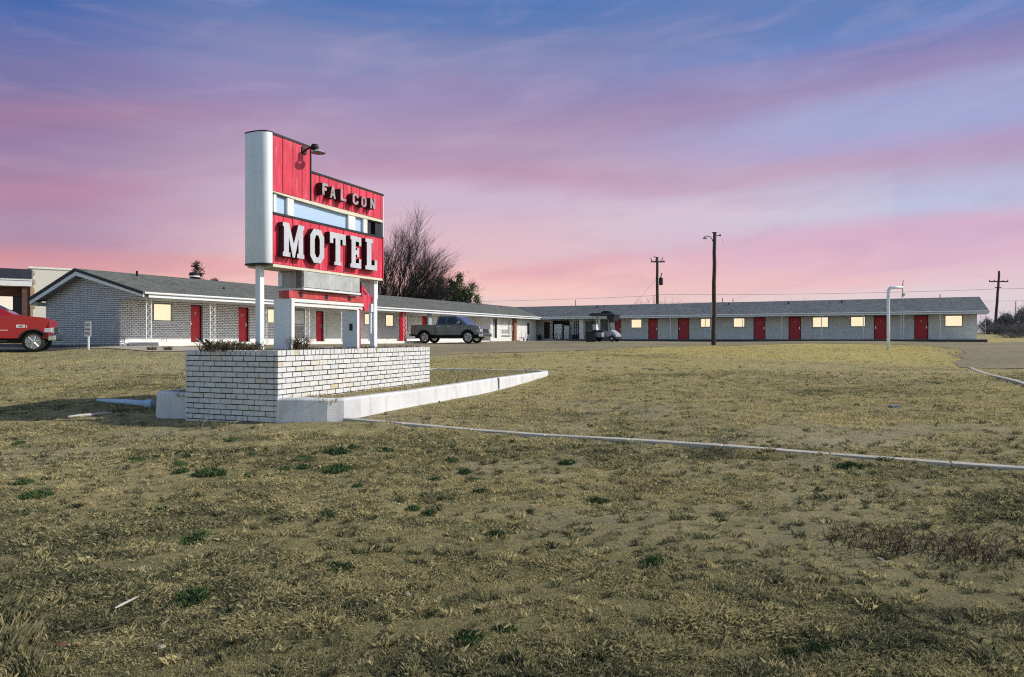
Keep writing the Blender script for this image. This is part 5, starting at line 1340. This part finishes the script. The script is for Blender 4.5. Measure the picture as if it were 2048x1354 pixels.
m = MB(); m.lathe([(.001,.14),(.07,.12),(.10,.02),(.17,-.06),(.001,-.065)], (-.68,0,zt_-.36), 'z', 18); sub(la, m, 'lamp_head', GREY_METAL, p1, smooth=True)
m = MB(); m.box(.08, .5, -.03, .03, zt_-.22, zt_-.17); m.lathe([(.001,0),(.06,.01),(.03,.1),(.001,.13)], (.42,0,zt_-.17), 'z', 10); m.build('insulator_arm', DARK, p1)
m = MB(); m.box(-.14, .14, -.14, .14, zt_, zt_+.05); m.build('pole_cap', DARK, p1)
m = MB(); m.box(-.27, -.15, -.08, .08, zt_-6.0, zt_-5.0); m.build('meter_box', GREY_METAL, p1, bevel=.01)

d2 = 96.0; x2 = (1315-CX)/F*d2; zt2 = (CY-514)/F*d2
p2 = thing('utility_pole', 'dark utility pole with a transformer can rising behind the rear range', 'utility pole', x2, d2, .1, 0)
m = pole_mesh(0, -.3, -.05, zt2, .24, .17, 5); m.build('pole', WOOD_POLE, p2, smooth=True)
m = MB(); m.box(-.9, 1.0, -.07, .07, zt2-.75, zt2-.58); m.tube([(-.8,0,zt2-.58),(-.95,.0,zt2-.1)], .05, 6); m.tube([(.5,0,zt2-.6),(.75,0,zt2-.05)], .05, 6); m.tube([(-.2,0,zt2-.1),(-.55,0,zt2+.15)], .05, 6)
ca = m.build('cross_arm', WOOD_POLE, p2)
for q in (-.8, -.3, .5, .9): m = MB(); m.lathe([(.001,0),(.08,.02),(.05,.2),(.001,.26)], (q,0,zt2-.58), 'z', 10); sub(ca, m, 'insulator', GREY_METAL, p2)
m = MB(); m.lathe([(.001,0),(.26,.02),(.28,.1),(.28,.95),(.22,1.05),(.001,1.08)], (.48,0,zt2-3.9), 'z', 16); m.tube([(.4,0,zt2-2.9),(.62,0,zt2-2.2)], .07, 6); m.build('transformer', DARK, p2)
d3 = 88.0; x3 = (1995-CX)/F*d3; zt3 = (CY-542)/F*d3; zg3 = h1(x3, d3)
p3 = thing('utility_pole', 'leaning utility pole with a wide cross arm above the scrub', 'utility pole', x3, d3, zg3, 0)
m = pole_mesh(-.35, zg3-.3, .22, zt3, .18, .12, 6); m.build('pole', WOOD_POLE, p3, smooth=True)
zc = (CY-563)/F*d3
m = MB(); m.box(-1.05, 1.35, -.06, .06, zc-.07, zc+.07); ca = m.build('cross_arm', WOOD_POLE, p3)
for q in (-1.0, -.4, .7, 1.3): m = MB(); m.lathe([(.001,0),(.07,.02),(.045,.15),(.001,.2)], (q,0,zc+.07), 'z', 10); sub(ca, m, 'insulator', GREY_METAL, p3)
zc2 = (CY-575)/F*d3
m = MB(); m.box(-.3, .45, -.05, .05, zc2-.05, zc2+.05); m.build('cross_arm', WOOD_POLE, p3)
def wire(label, a, b, sag, r=.016, grp='overhead wires beyond the rear roof'):
    pts = []
    for k in range(25):
        f = k/24; pts.append((a[0]+(b[0]-a[0])*f, a[1]+(b[1]-a[1])*f, a[2]+(b[2]-a[2])*f-sag*4*f*(1-f)))
    m = MB(); m.tube(pts, r, 4); o = m.build('overhead_wire', DARK, None); set_props(o, label, 'wire', grp); return o
Wp = lambda px, py, d_: ((px-CX)/F*d_, d_, (CY-py)/F*d_)
wire('lower thin wire running from the transformer pole past the leaning pole', Wp(1316,589,96), Wp(1994,578,88), .25)
wire('high thin wire from the leaning pole toward the far scrub', Wp(1994,578,88), Wp(2300,560,80), .2)
wire('thin wire from the transformer pole toward the bare tree', Wp(1314,591,96), Wp(700,603,130), .4)
wire('lowest wire low over the far roof ridge', Wp(1316,604,96), Wp(2300,596,120), .3)
wire('slack guy wire slanting down from the transformer pole', Wp(1312,558,96), Wp(1262,616,99), 0, .014)
wire('outer guy wire below the transformer pole', Wp(1312,590,96), Wp(1284,612,99), 0, .014)
m = MB(); a = Wp(1444,475,50); m.tube([(a[0]-.0,a[1],a[2]),(a[0]+.7,a[1]+2,a[2]-.14)], .008, 4); set_props(m.build('service_wire', DARK, None), 'short service wire leaving the top of the lamp pole', 'wire')

d = 38.0; x = (1776.5-CX)/F*d; z = h1(x, d); zt_ = (CY-575)/F*d
g = thing('sign_bracket_post', 'white gooseneck post of an empty hanging sign in the yellow grass', 'post', x, d, z, 0)
m = MB(); m.tube([(0,0,z-.3),(.005,0,z+1.5),(.0,0,zt_-.32),(.03,0,zt_-.12),(.12,0,zt_-.02),(.26,0,zt_+.0),(.8,0,zt_+.0)], [.085,.082,.08,.078,.078,.075,.072], 12); m.build('bent_post', WHITE_METAL, g, smooth=True)
m = MB(); m.tube([(.80,0,zt_-.36),(.78,0,zt_-.05),(.80,0,zt_+.2),(.83,0,zt_+.42)], [.025,.028,.028,.015], 8); hr_ = m.build('hanger_rod', GREY_METAL, g)
m = MB(); m.prism([(.75,zt_-.55),(.75,zt_-.33),(.90,zt_-.33),(.90,zt_-.42)], -.03, .03); sub(hr_, m, 'hook_plate', GREY_METAL, g)

x, d, z = on_ground(177, 699, 15, 40); hgt = 56/F*d
g = thing('notice_sign', 'small white notice board on a thin post by the concrete apron', 'sign', x, d, z, math.radians(-10))
m = MB(); m.box(-.028, .028, -.028, .028, z-.2, z+hgt*.98); m.build('post', WHITE, g)
m = MB(); m.box(-.15, .15, -.045, -.029, z+hgt*.46, z+hgt); bd = m.build('board', WHITE, g)
m = MB()
for k, (tx, ss) in enumerate((('NO', .15), ('PARK', .10), ('ING', .13))): text_polys(m, tx, 0, -.052, z+hgt*(.84-.15*k), ss, .006)
sub(bd, m, 'writing', simple('notice_red', (.16,.04,.05), .6), g)

# ------------------------------------------------------------------ buildings beyond the gable
d = 47.0
A = Frame((60-CX)/F*d, d, -.83, -.56); zg = -.42
g = thing('brick_building', 'dark red brick building with a deep navy roof edge behind the red pickup', 'building', A.o[0], A.o[1], zg, A.ang)
zz = lambda py: (CY-py)/F*d
m = MB(); wall_open(m, 0, 14, -6, .0, zg-.3, zz(571), []); 
m = MB(); wall_open(m, .03, 14, -1.25, -1.0, zg-.3, zz(573), [(.50, .95, zg, zz(592)), (.96, 1.75, zz(620), zz(592))]); m.build('front_wall', RED_BRICK, g)
m = MB(); m.box(.0, .25, -6, -1.251, zg-.3, zz(573)); m.box(.0, .45, -.999, -.02, zg-.3, zz(573)); m.build('side_wall', RED_BRICK, g)
m = MB(); m.box(.96, 1.75, -1.2, -1.15, zz(620), zz(592)); w_ = m.build('window', DARK, g); m = MB(); m.box(.98, 1.73, -1.149, -1.13, zz(619), zz(592.5)); sub(w_, m, 'window_pane', glow('pale_window', (.9,.78,.68), 1.0), g)
m = MB(); m.box(.5, .95, -1.2, -1.12, zg, zz(592)); m.build('door', simple('dark_door', (.02,.025,.03), .4), g)
m = MB(); m.box(-.1, 14, -1.3, .12, zz(573)+.001, zz(562)); m.build('fascia', WHITE, g, bevel=.01)
m = MB(); m.box(-.12, 14, -.3, .16, zz(561.5), zz(558)); m.build('white_band', WHITE, g)
m = MB(); m.prism([(.2,zz(557.8)),(.2,zz(539)),(-5,zz(534)),(-5,zz(557.8))], -.1, 14, 'yz'); m.build('roof', NAVY_ROOF, g)
m = MB(); m.box(-.16, -.03, -.2, .1, zg, zz(538)); m.build('down_pipe', TAN, g)
d = 74.0; A = Frame((150-CX)/F*d, d, -.80, -.60); zg = -.3; zz = lambda py: (CY-py)/F*d
g = thing('white_building', 'tall white rendered building with small air conditioner openings behind the gable roof', 'building', A.o[0], A.o[1], zg, A.ang)
bl = A.x_at(59, 0); m = MB(); m.box(0, bl, -8, 0, zz(640), zz(541)); m.build('wall', BEIGE, g)
m = MB(); m.box(0, bl+.05, -8, .05, zg-.5, zz(640)-.002); m.build('lower_wall', GREY_METAL, g)
m = MB(); m.box(-.1, bl+.1, -8.1, .1, zz(541)+.001, zz(537.5)); m.build('parapet', WHITE, g)
for k, (pa, pb, ya, yb, mt) in enumerate(((61,69,547,554,'w'),(61,70,563,571,'w'),(60,69,579,592,'t'),(60,70,611,618,'t'))):
    a, b = A.x_at(pb, 0), A.x_at(pa, 0); m = MB(); m.box(a, b, .001, .18, zz(yb), zz(ya)); o = m.build('window_unit', STEEL_FR if mt == 'w' else TAN, g)
    m = MB(); m.box(a+.05, b-.05, .181, .2, zz(yb)+.06, zz(ya)-.06); sub(o, m, 'grille', GREY_METAL if mt == 'w' else TAN, g)

# ------------------------------------------------------------------ trees
BARK = paint('dark_bark', (.045,.036,.032), .9, .3)
TWIG = paint('dark_twig', (.045,.042,.041), .9, .25)
def grow_tree(trunk, crown, p, dv, L, r, lev, maxlev, R, spread, up, kids):
    n = 4 if lev < 3 else 3; pts = [p]; rad = [r]; d_ = dv.normalized()
    for k in range(n):
        d_ = (d_+Vector((R.gauss(0,.06),R.gauss(0,.06),R.gauss(0,.04)+up*.06))).normalized()
        pts.append(pts[-1]+d_*(L/n)); rad.append(r*(1-.5*(k+1)/n))
    (trunk if lev < 2 else crown).tube(pts, rad, 6 if lev < 2 else (4 if lev < 4 else 3), cap=False)
    if lev >= maxlev: return
    for k in range(kids[lev]):
        f = R.uniform(.25, 1.0) if lev > 0 else R.uniform(.05, .9)
        i = min(n-1, int(f*n)); q = pts[i].lerp(pts[i+1], f*n-i)
        a = R.uniform(0, 6.28); sa = R.uniform(.5, 1)*spread[lev]
        side = Vector((math.cos(a), math.sin(a), 0)); side = (side-d_*side.dot(d_)).normalized()
        nd = (d_*math.cos(sa)+side*math.sin(sa)).normalized()
        grow_tree(trunk, crown, q, nd, L*R.uniform(.55,.82), max(.0085, rad[i]*R.uniform(.45,.62)), lev+1, maxlev, R, spread, up, kids)
d = 70.0; tx_, ty_ = (772-CX)/F*d, d; R = random.Random(5)
g = thing('bare_tree', 'large bare multi-stemmed tree fanning out behind the motel sign', 'tree', tx_, ty_, -.2, 0)
tr, cr = MB(), MB()
for k in range(15):
    a = k*2.4+R.uniform(-.2,.2); sp_ = .08+1.10*(k/14)+R.uniform(-.05,.05)
    dv = Vector((math.cos(a)*sp_+.14, math.sin(a)*sp_, 1))
    grow_tree(tr, cr, Vector((math.cos(a)*.35, math.sin(a)*.35, -.3)), dv, R.uniform(5.8,6.6)*(1-.22*sp_), .15, 0, 4, R, (.34,.36,.42,.5), .22, (5,5,5,6))
zmax = float(np.percentile([v[2] for v in cr.v], 99.6)); sc = ((CY-450)/F*d+.2)/(zmax+.2)
for mb_ in (tr, cr): mb_.v = [(x*sc*1.27-.2, y*sc*1.1, -.2+(z+.2)*sc) for x, y, z in mb_.v]
tr.build('trunk', BARK, g, recalc=False); cr.build('crown', TWIG, g, recalc=False)
print('bare tree faces', len(cr.f))

def needle_fn(c1, c2, c3):
    def fn(t, b):
        n = t.noise(vec(t), .9, 4, .6)
        o = t.n('ShaderNodeAttribute'); o.attribute_name = 'tone'
        col = t.ramp(t.math('ADD', t.math('MULTIPLY', n, .5), t.math('MULTIPLY', o.outputs['Fac'], .5)), [(.2, c1), (.5, c2), (.8, c3)])
        t.link(col, b.inputs['Base Color']); b.inputs['Roughness'].default_value = .8; b.inputs['Specular IOR Level'].default_value = .2
    return fn
JUNI = material('juniper_green', needle_fn((.026,.050,.018), (.060,.105,.036), (.13,.185,.065)))
SPRU = material('spruce_dark', needle_fn((.006,.008,.008), (.012,.016,.014), (.025,.032,.022)))
SCRUB = material('winter_scrub', needle_fn((.10,.10,.11), (.20,.19,.19), (.32,.29,.27)))
def leaf(mb, c, dirv, L, wdt, R):
    d_ = dirv.normalized(); s = d_.cross(Vector((R.gauss(0,1),R.gauss(0,1),R.gauss(0,1)))).normalized()*wdt
    mb.curat = R.uniform(.02, 1)
    mb.add([c-d_*L*.3, c+s, c+d_*L, c-s], [(0,1,2,3)])
def evergreen(name, label, x, y, zg, peaks, n, size, mat, seed, up=.6):
    R = random.Random(seed); g = thing(name, label, 'tree', x, y, zg, 0)
    tr = MB(); lf = MB()
    tot = sum(h*r for _, _, h, r in peaks)
    for (px_, py_, h, r) in peaks:
        tr.tube([(px_*.2,py_*.2,zg-.2),(px_*.7,py_*.7,zg+h*.4),(px_,py_,zg+h*.93)], [.16,.10,.02], 7)
        nb = max(14, int(n*h*r/tot/90))
        for k in range(nb):
            f = (k+R.random())/nb; zz_ = .06+.92*f**.9; a = R.uniform(0,6.28)
            rr = r*(1-zz_)**.75*R.uniform(.55,1.15)+.05
            bx_, by_ = px_*(.3+.7*zz_), py_*(.3+.7*zz_)
            tip = Vector((bx_+math.cos(a)*rr, by_+math.sin(a)*rr, zg+h*zz_+rr*up*R.uniform(.2,1)))
            root = Vector((bx_, by_, zg+h*zz_-rr*.1))
            lf.curat = .05; lf.tube([root, tip], [.03,.008], 3, cap=False)
            for j in range(90):
                q = root.lerp(tip, R.uniform(.25,1.03)); off = Vector((R.gauss(0,1),R.gauss(0,1),R.gauss(0,.7)))*size*(.5+.9*(1-R.random()**2))
                leaf(lf, q+off, (tip-root).normalized()*.7+Vector((R.gauss(0,.5),R.gauss(0,.5),R.gauss(.25,.5))), size*R.uniform(.5,1.1), size*R.uniform(.12,.28), R)
    tr.build('trunk', BARK, g); lf.build('crown', mat, g, recalc=False); return g
d = 82.0; x = (907-CX)/F*d; k_ = d/F
evergreen('evergreen_tree', 'dark green shaggy evergreen with several tops behind the motel roof', x, d, -.1,
    [(-3.0,.5,(677-568)*k_,1.5),(-1.6,0,(677-552)*k_,2.0),(-.4,.5,(677-556)*k_,2.1),(.75,0,(677-544)*k_,1.7),(-2.6,.3,(677-578)*k_,1.5),(2.3,0,(677-566)*k_,1.6),(3.0,.4,(677-588)*k_,1.3),(1.5,.2,(677-574)*k_,1.7),(-3.2,.2,(677-590)*k_,1.2),(.2,-.8,(677-570)*k_,2.2)], 26000, .22, JUNI, 12)
d = 92.0; x = (394-CX)/F*d
evergreen('spruce_tree', 'thin dark spruce poking above the ridge of the long motel roof', x, d, -.2, [(0,0,(677-520)*d/F,2.6)], 5200, .20, SPRU, 4, up=.25)
d = 94.0; x = (419-CX)/F*d
evergreen('spruce_tree', 'low dark drooping evergreen bough just above the long motel ridge beside the thin spruce', x, d, -.2, [(.4,0,(677-553)*d/F,1.8),(-.6,0,(677-556)*d/F,1.6),(1.0,0,(677-549)*d/F,.5)], 3600, .2, SPRU, 9, up=.9)
d = 90.0; x = (389-CX)/F*d; zz = lambda py: (CY-py)/F*d
g = thing('water_tank', 'dark raised tank with a pale band in front of the thin spruce', 'tank', x, d, zz(690), 0)
m = MB(); m.lathe([(.01,zz(560)),(.45,zz(559)),(.62,zz(554.5)),(.64,zz(545.5)),(.01,zz(545))], (0,0,0), 'z', 18); m.build('tank_body', DARK, g)
m = MB(); m.lathe([(.645,zz(554.3)),(.648,zz(551.8)),(.645,zz(551.7))], (0,0,0), 'z', 18); m.build('pale_band', WHITE, g)
for a in range(4): m = MB(); m.tube([(.4*math.cos(a*1.57), .4*math.sin(a*1.57), zz(690)), (.4*math.cos(a*1.57), .4*math.sin(a*1.57), zz(558))], .05, 6); m.build('leg', DARK, g)
def small_bare(label, px, d, ytop, L, seed, lean=0.0, zg=0.0, kids=(4,4,3), group=None):
    R = random.Random(seed); x = (px-CX)/F*d
    g = thing('bare_sapling', label, 'tree', x, d, zg, 0, group); tr, cr = MB(), MB()
    for k in range(3):
        a = R.uniform(0,6.28); grow_tree(tr, cr, Vector((0,0,zg-.2)), Vector((math.cos(a)*.35+lean, math.sin(a)*.35, 1)), L, .06, 0, 3, R, (.6,.6,.6), .3, kids)
    zmax = max(v[2] for v in cr.v); sc = ((CY-ytop)/F*d-zg)/(zmax-zg)
    for mb_ in (tr, cr): mb_.v = [(x_*sc, y_*sc, zg+(z_-zg)*sc) for x_, y_, z_ in mb_.v]
    tr.build('trunk', BARK, g, recalc=False); cr.build('crown', TWIG, g, recalc=False)
small_bare('spindly bare tree just beside the transformer pole', 1334, 104, 576, 4.2, 3)
small_bare('low bare tree at the foot of the transformer pole', 1311, 104, 586, 3.6, 8, -.1)
small_bare('small bare treetop above the rear roof near the lamp pole', 1576, 104, 588, 3.6, 15)
small_bare('bare sapling growing among the scrub next to the leaning pole', 1999, 84, 618, 2.2, 23, .1, h1((1999-CX)/F*84, 84))
SCRUB_STEM = paint('grey_stem', (.15,.145,.15), .9, .25)
def bush(name, label, px, d, ytop, hw, seed, n, zg=None, dense=1.0, mat=None, group=None):
    R = random.Random(seed); x = (px-CX)/F*d; zg = h1(x, d) if zg is None else zg
    h = (CY-ytop)/F*d-zg; rx = hw/F*d
    g = thing(name, label, 'bush', x, d, zg, 0, group); st, lf = MB(), MB()
    for k in range(80):
        a = R.uniform(0,6.28); e = R.random()**.6
        tip = Vector((math.cos(a)*rx*e, math.sin(a)*rx*e*.8, h*(1-.45*e*e)*R.uniform(.75,1.12)))
        mid = Vector((tip.x*.45, tip.y*.45, tip.z*.6))
        st.tube([(tip.x*.12,tip.y*.12,zg-.1),(mid.x,mid.y,zg+mid.z),(tip.x,tip.y,zg+tip.z)], [.03,.02,.006], 3, cap=False)
        for j in range(7):
            q = mid.lerp(tip, R.random()); v_ = Vector((R.gauss(0,.4),R.gauss(0,.4),R.uniform(.1,.8)))*h*.22
            st.tube([(q.x,q.y,zg+q.z),(q.x+v_.x,q.y+v_.y,zg+q.z+v_.z)], [.012,.004], 3, cap=False)
    for k in range(int(n*dense*.6)):
        a = R.uniform(0,6.28); e = R.random()**.5; zf = R.random()**.8
        rr = rx*e*(1-.55*zf**2)
        c = Vector((math.cos(a)*rr, math.sin(a)*rr*.8, zg+h*zf*.95*(1-.35*e*e)))
        leaf(lf, c, Vector((R.gauss(0,1),R.gauss(0,1),R.gauss(.5,.8))), h*R.uniform(.03,.08), h*R.uniform(.006,.018), R)
    st.build('stem', SCRUB_STEM, g, recalc=False); lf.build('crown', mat or SCRUB, g, recalc=False)
bush('scrub_bush', 'dark scrub bush beside the end wall of the rear range', 1974, 80, 636, 24, 1, 4200)
bush('scrub_bush', 'rounded grey scrub bush behind the leaning pole', 2012, 84, 624, 30, 2, 6000)
bush('scrub_bush', 'tall loose twiggy bush past the rounded grey scrub', 2052, 80, 608, 36, 3, 4200)
bush('scrub_bush', 'low grey thicket in front of the rounded scrub', 1996, 78, 647, 34, 4, 4600)
bush('scrub_bush', 'dark thicket in front of the tall loose twiggy bush', 2038, 76, 646, 40, 5, 5200)
bush('scrub_bush', 'broad grey bush beyond the tall twiggy one at the field edge', 2120, 82, 615, 50, 6, 3600)
bush('scrub_bush', 'low dark weeds on the rise in front of the scrub', 2025, 66, 664, 42, 7, 2200, zg=h1((2025-CX)/F*66, 66)-.2)
d = 82; x = (2031.5-CX)/F*d; g = thing('mast', 'thin upright mast standing in the scrub', 'mast', x, d, .5, 0); m = MB(); m.tube([(0,0,.3),(0,0,(CY-604)/F*d)], [.06,.05], 8); m.build('mast_pole', GREY_METAL, g); m = MB(); m.box(-.06,.06,-.06,.06,(CY-604)/F*d,(CY-603)/F*d); m.build('cap', DARK, g)

# ------------------------------------------------------------------ small things on the turf
GREENB = material('green_weed', lambda t, b: (t.link(t.ramp(t.noise(vec(t), 14, 3), [(.3, (.026,.052,.016)), (.6, (.060,.110,.030)), (.8, (.12,.17,.055))]), b.inputs['Base Color']), setattr(b.inputs['Roughness'], 'default_value', .6)))
def tuft_mesh(seed, n=420, h=.06, rad=.12, w_=.0042):
    R = random.Random(seed); mb_ = MB()
    for k in range(n):
        a = R.uniform(0,6.28); q = rad*math.sqrt(R.random()); x, y = q*math.cos(a), q*math.sin(a)*.8
        hh = h*R.uniform(.4,1.1)*(1.15-.7*q/rad); b = R.uniform(0,6.28); l = hh*R.uniform(.2,1.1); s = R.uniform(0,3.14)
        sx, sy = math.cos(s)*w_/2, math.sin(s)*w_/2
        mb_.add([(x-sx,y-sy,-.02),(x+sx,y+sy,-.02),(x+math.cos(b)*l*.4+sx*.7,y+math.sin(b)*l*.4+sy*.7,hh*.65),(x+math.cos(b)*l,y+math.sin(b)*l,hh)], [(0,1,2,3)])
    return mb_
def tuft(name, label, cat, group, protos, px, py, s, hz=1.0):
    x, y, z = on_ground(px, py); o = protos[rng.randrange(len(protos))].copy(); COL.objects.link(o)
    o.name = name; o.location = (x, y, CZ+z+.005); o.rotation_euler = (0, 0, rng.uniform(0,6.28)); o.scale = (s, s*rng.uniform(.7,1), s*hz); set_props(o, label, cat, group); return o
def protos(name, mat, **k):
    out = []
    for i in range(3):
        o = tuft_mesh(100+i, **k).build(name, mat, None, dz=0, recalc=False); COL.objects.unlink(o); out.append(o)
    return out
gp_ = protos('green_weed_tuft', GREENB)
for px, py, s in ((268,924,1.1),(374,915,1.0),(358,932,1.1),(363,946,.9),(421,950,1.4),(497,955,.9),(503,912,.7),(466,884,.9),(353,908,.6),(576,942,.9),(607,925,1.2),(610,938,.8),(674,911,1.5),(678,942,1.5),(705,899,.9),(770,905,1.0),(715,966,.6),(905,899,.8),(930,942,.9),(945,960,.8),(903,920,1.0),(962,987,.7),(857,1024,.8),(1195,1003,.8),(326,1016,.6),(990,1070,.7),(1305,1126,1.0),(683,1140,1.0),(385,1195,1.1),(72,988,1.2),(48,968,.8),(1703,940,1.3),(40,886,.9),(825,1015,.8),(655,1030,.9),(395,1073,1.2),(1010,1265,.6),(945,1285,.7),(930,1275,.5),(1580,1310,.6),(1640,1305,.7),(1670,1312,.5),(870,955,.7),(1135,925,.8)):
    tuft('green_weed_tuft', 'small dark green weed tuft in the dry turf', 'weed tuft', 'green weed tufts scattered over the dry turf', gp_, px, py, s*.92)
sp_ = protos('straw_tussock', BLADE, n=520, h=.12, rad=.16, w_=.0026)
for px, py, s in ((6,1240,1.1),(24,1285,.9),(0,1310,1.0),(60,1335,.6),(1040,1340,.6),(820,1345,.5),(1990,1335,.6),(560,1350,.5)):
    o = tuft('straw_tussock', 'taller straw coloured grass tussock standing above the short turf', 'grass tussock', 'straw tussocks at the near edge of the turf', sp_, px, py, s)
for o_ in sp_:
    if 'tone' not in o_.data.attributes:
        a = o_.data.attributes.new('tone', 'FLOAT', 'POINT'); a.data.foreach_set('value', np.clip(nrg.normal(.36, .16, len(o_.data.vertices)), 0, 1).astype(np.float32))
REDW = material('russet_dead_weed', lambda t, b: (t.link(t.ramp(t.noise(vec(t), 5, 3), [(.3, (.035,.024,.016)), (.55, (.10,.066,.042)), (.8, (.20,.14,.085))]), b.inputs['Base Color']), setattr(b.inputs['Roughness'], 'default_value', .9)))
for i, (px, py, rad, hh, n_, lab) in enumerate(((1735,1090,.30,.08,150,'russet tangled dead weed flattened on the turf'),(1850,1100,.34,.09,150,'wide russet dead weed beside the flattened tangle'),(1990,1115,.36,.10,170,'dark russet dead weed lying toward the kerb side'),(1300,970,.25,.05,110,'small russet patch of dead weed near the concrete edging'))):
    x, y, z = on_ground(px, py); dead_plant('dead_weed', lab, x, y, z, n_, rad, hh, .5, 'dead weed', REDW, None, .0035, 200+i)
for k, px in enumerate((385, 402, 425, 440, 465)):
    x, y, z = on_ground(px, 856); dead_plant('grass_stalks', 'thin pale grass stalks at the foot of the brick planter', x, y, z, 7, .10, .17, -.05, 'grass stalks', material('pale_stalk', lambda t, b: setattr(b.inputs['Base Color'], 'default_value', (.42,.33,.18,1))), 'pale stalks below the planter', .004, 300+k)
def stick(label, px0, py0, px1, py1, r, mat, name='stick', cat='stick'):
    a, b = on_ground(px0, py0), on_ground(px1, py1); m = MB()
    pts = [Vector(a).lerp(Vector(b), f)+Vector((0,0,.03)) for f in (0,.25,.5,.75,1)]
    m.tube(pts, [r*.6,r,r*.9,r*.8,r*.35], 6); return set_props(m.build(name, mat, None), label, cat)
PALEW = paint('bleached_wood', (.46,.44,.40), .8, .12)
stick('bleached pale stick lying in the dark turf', 230, 1224, 278, 1199, .007, PALEW)
stick('long dark thin stick lying below the bleached one', 165, 1283, 243, 1265, .006, paint('dark_stick', (.09,.065,.04), .9, .3))
stick('bent pale twig among russet weeds', 1755, 1122, 1775, 1140, .006, PALEW, 'twig', 'twig')
def pebble(label, px, py, s, mat, name='stone', cat='stone', group=None):
    x, y, z = on_ground(px, py); m = MB(); R = random.Random(px); n = 9
    m.lathe([(.001,-.3*s),(.8*s,-.2*s),(s,.1*s),(.7*s,.45*s),(.001,.55*s)], (0,0,z+.2*s), 'z', n)
    m.v = [(a*R.uniform(.8,1.15), b*R.uniform(.6,1.0), c) for a, b, c in m.v]
    o = m.build(name, mat, None, dz=0); o.location = (x, y, CZ); return set_props(o, label, cat, group)
STONE = paint('pale_stone', (.30,.27,.22), .9, .15)
pebble('small pale round stone in the turf near the weeds', 814, 1194, .022, STONE)
pebble('flat pale stone lying in the dark turf below the sticks', 323, 1308, .022, STONE)
pebble('tiny white scrap lying in the yellow turf', 1533, 1070, .012, STONE, 'paper_scrap', 'litter')
pebble('reddish brown can-like scrap near the dark stick', 122, 1300, .025, paint('rust_scrap', (.14,.04,.03), .8, .2), 'rusty_scrap', 'litter')
m = MB(); x, y, z = on_ground(1790, 814); m.prism([(-.09,z+.015),(.09,z+.02),(.08,z+.03),(-.06,z+.028)], -.04, .04); o = m.build('blue_scrap', simple('blue_plastic', (.10,.28,.75), .4), None, dz=0, bevel=.005); o.location = (x, y, CZ); o.rotation_euler = (0,0,-.2); set_props(o, 'small bright blue plastic scrap on the dry turf', 'litter')
for px, py in ((303,701),(336,701)):
    x, y, z = on_ground(px, py, 15, 40); dead_plant('dead_weed', 'small dark dead weed at the edge of the concrete apron', x, y, z+.03, 60, .16, .16, .2, 'dead weed', STALK, 'dark weeds by the apron', .012, px)
# low kerb piece: tube shape, with its bluish light put into the colour
a, b = on_ground(196, 803), on_ground(301, 817); g = thing('blue_lit_kerb', 'pale blue tube put in for a kerb piece lit blue in the shadow', 'kerb_piece', (a[0]+b[0])/2, (a[1]+b[1])/2, a[2], 0)
m = MB(); ox_, oy_ = (a[0]+b[0])/2, (a[1]+b[1])/2
m.tube([(a[0]-ox_, a[1]-oy_, a[2]+.03), (0, 0, (a[2]+b[2])/2+.06), (b[0]-ox_, b[1]-oy_, b[2]+.08)], [.035,.055,.06], 10); m.build('tube', PALE_BLUE, g, smooth=True)
m = MB(); m.lathe([(.06,-.06),(.085,-.06),(.085,.06),(.06,.06)], (b[0]-ox_-.03, b[1]-oy_, b[2]+.08), 'x', 14); m.build('collar', PALE_BLUE, g)
stick('pale strip put in for a sunlit sliver of ground in the sign shadow', 136, 838, 222, 829, .03, PALEW, 'sunfleck', 'sunfleck')  # pale strip added in place of sunlit ground
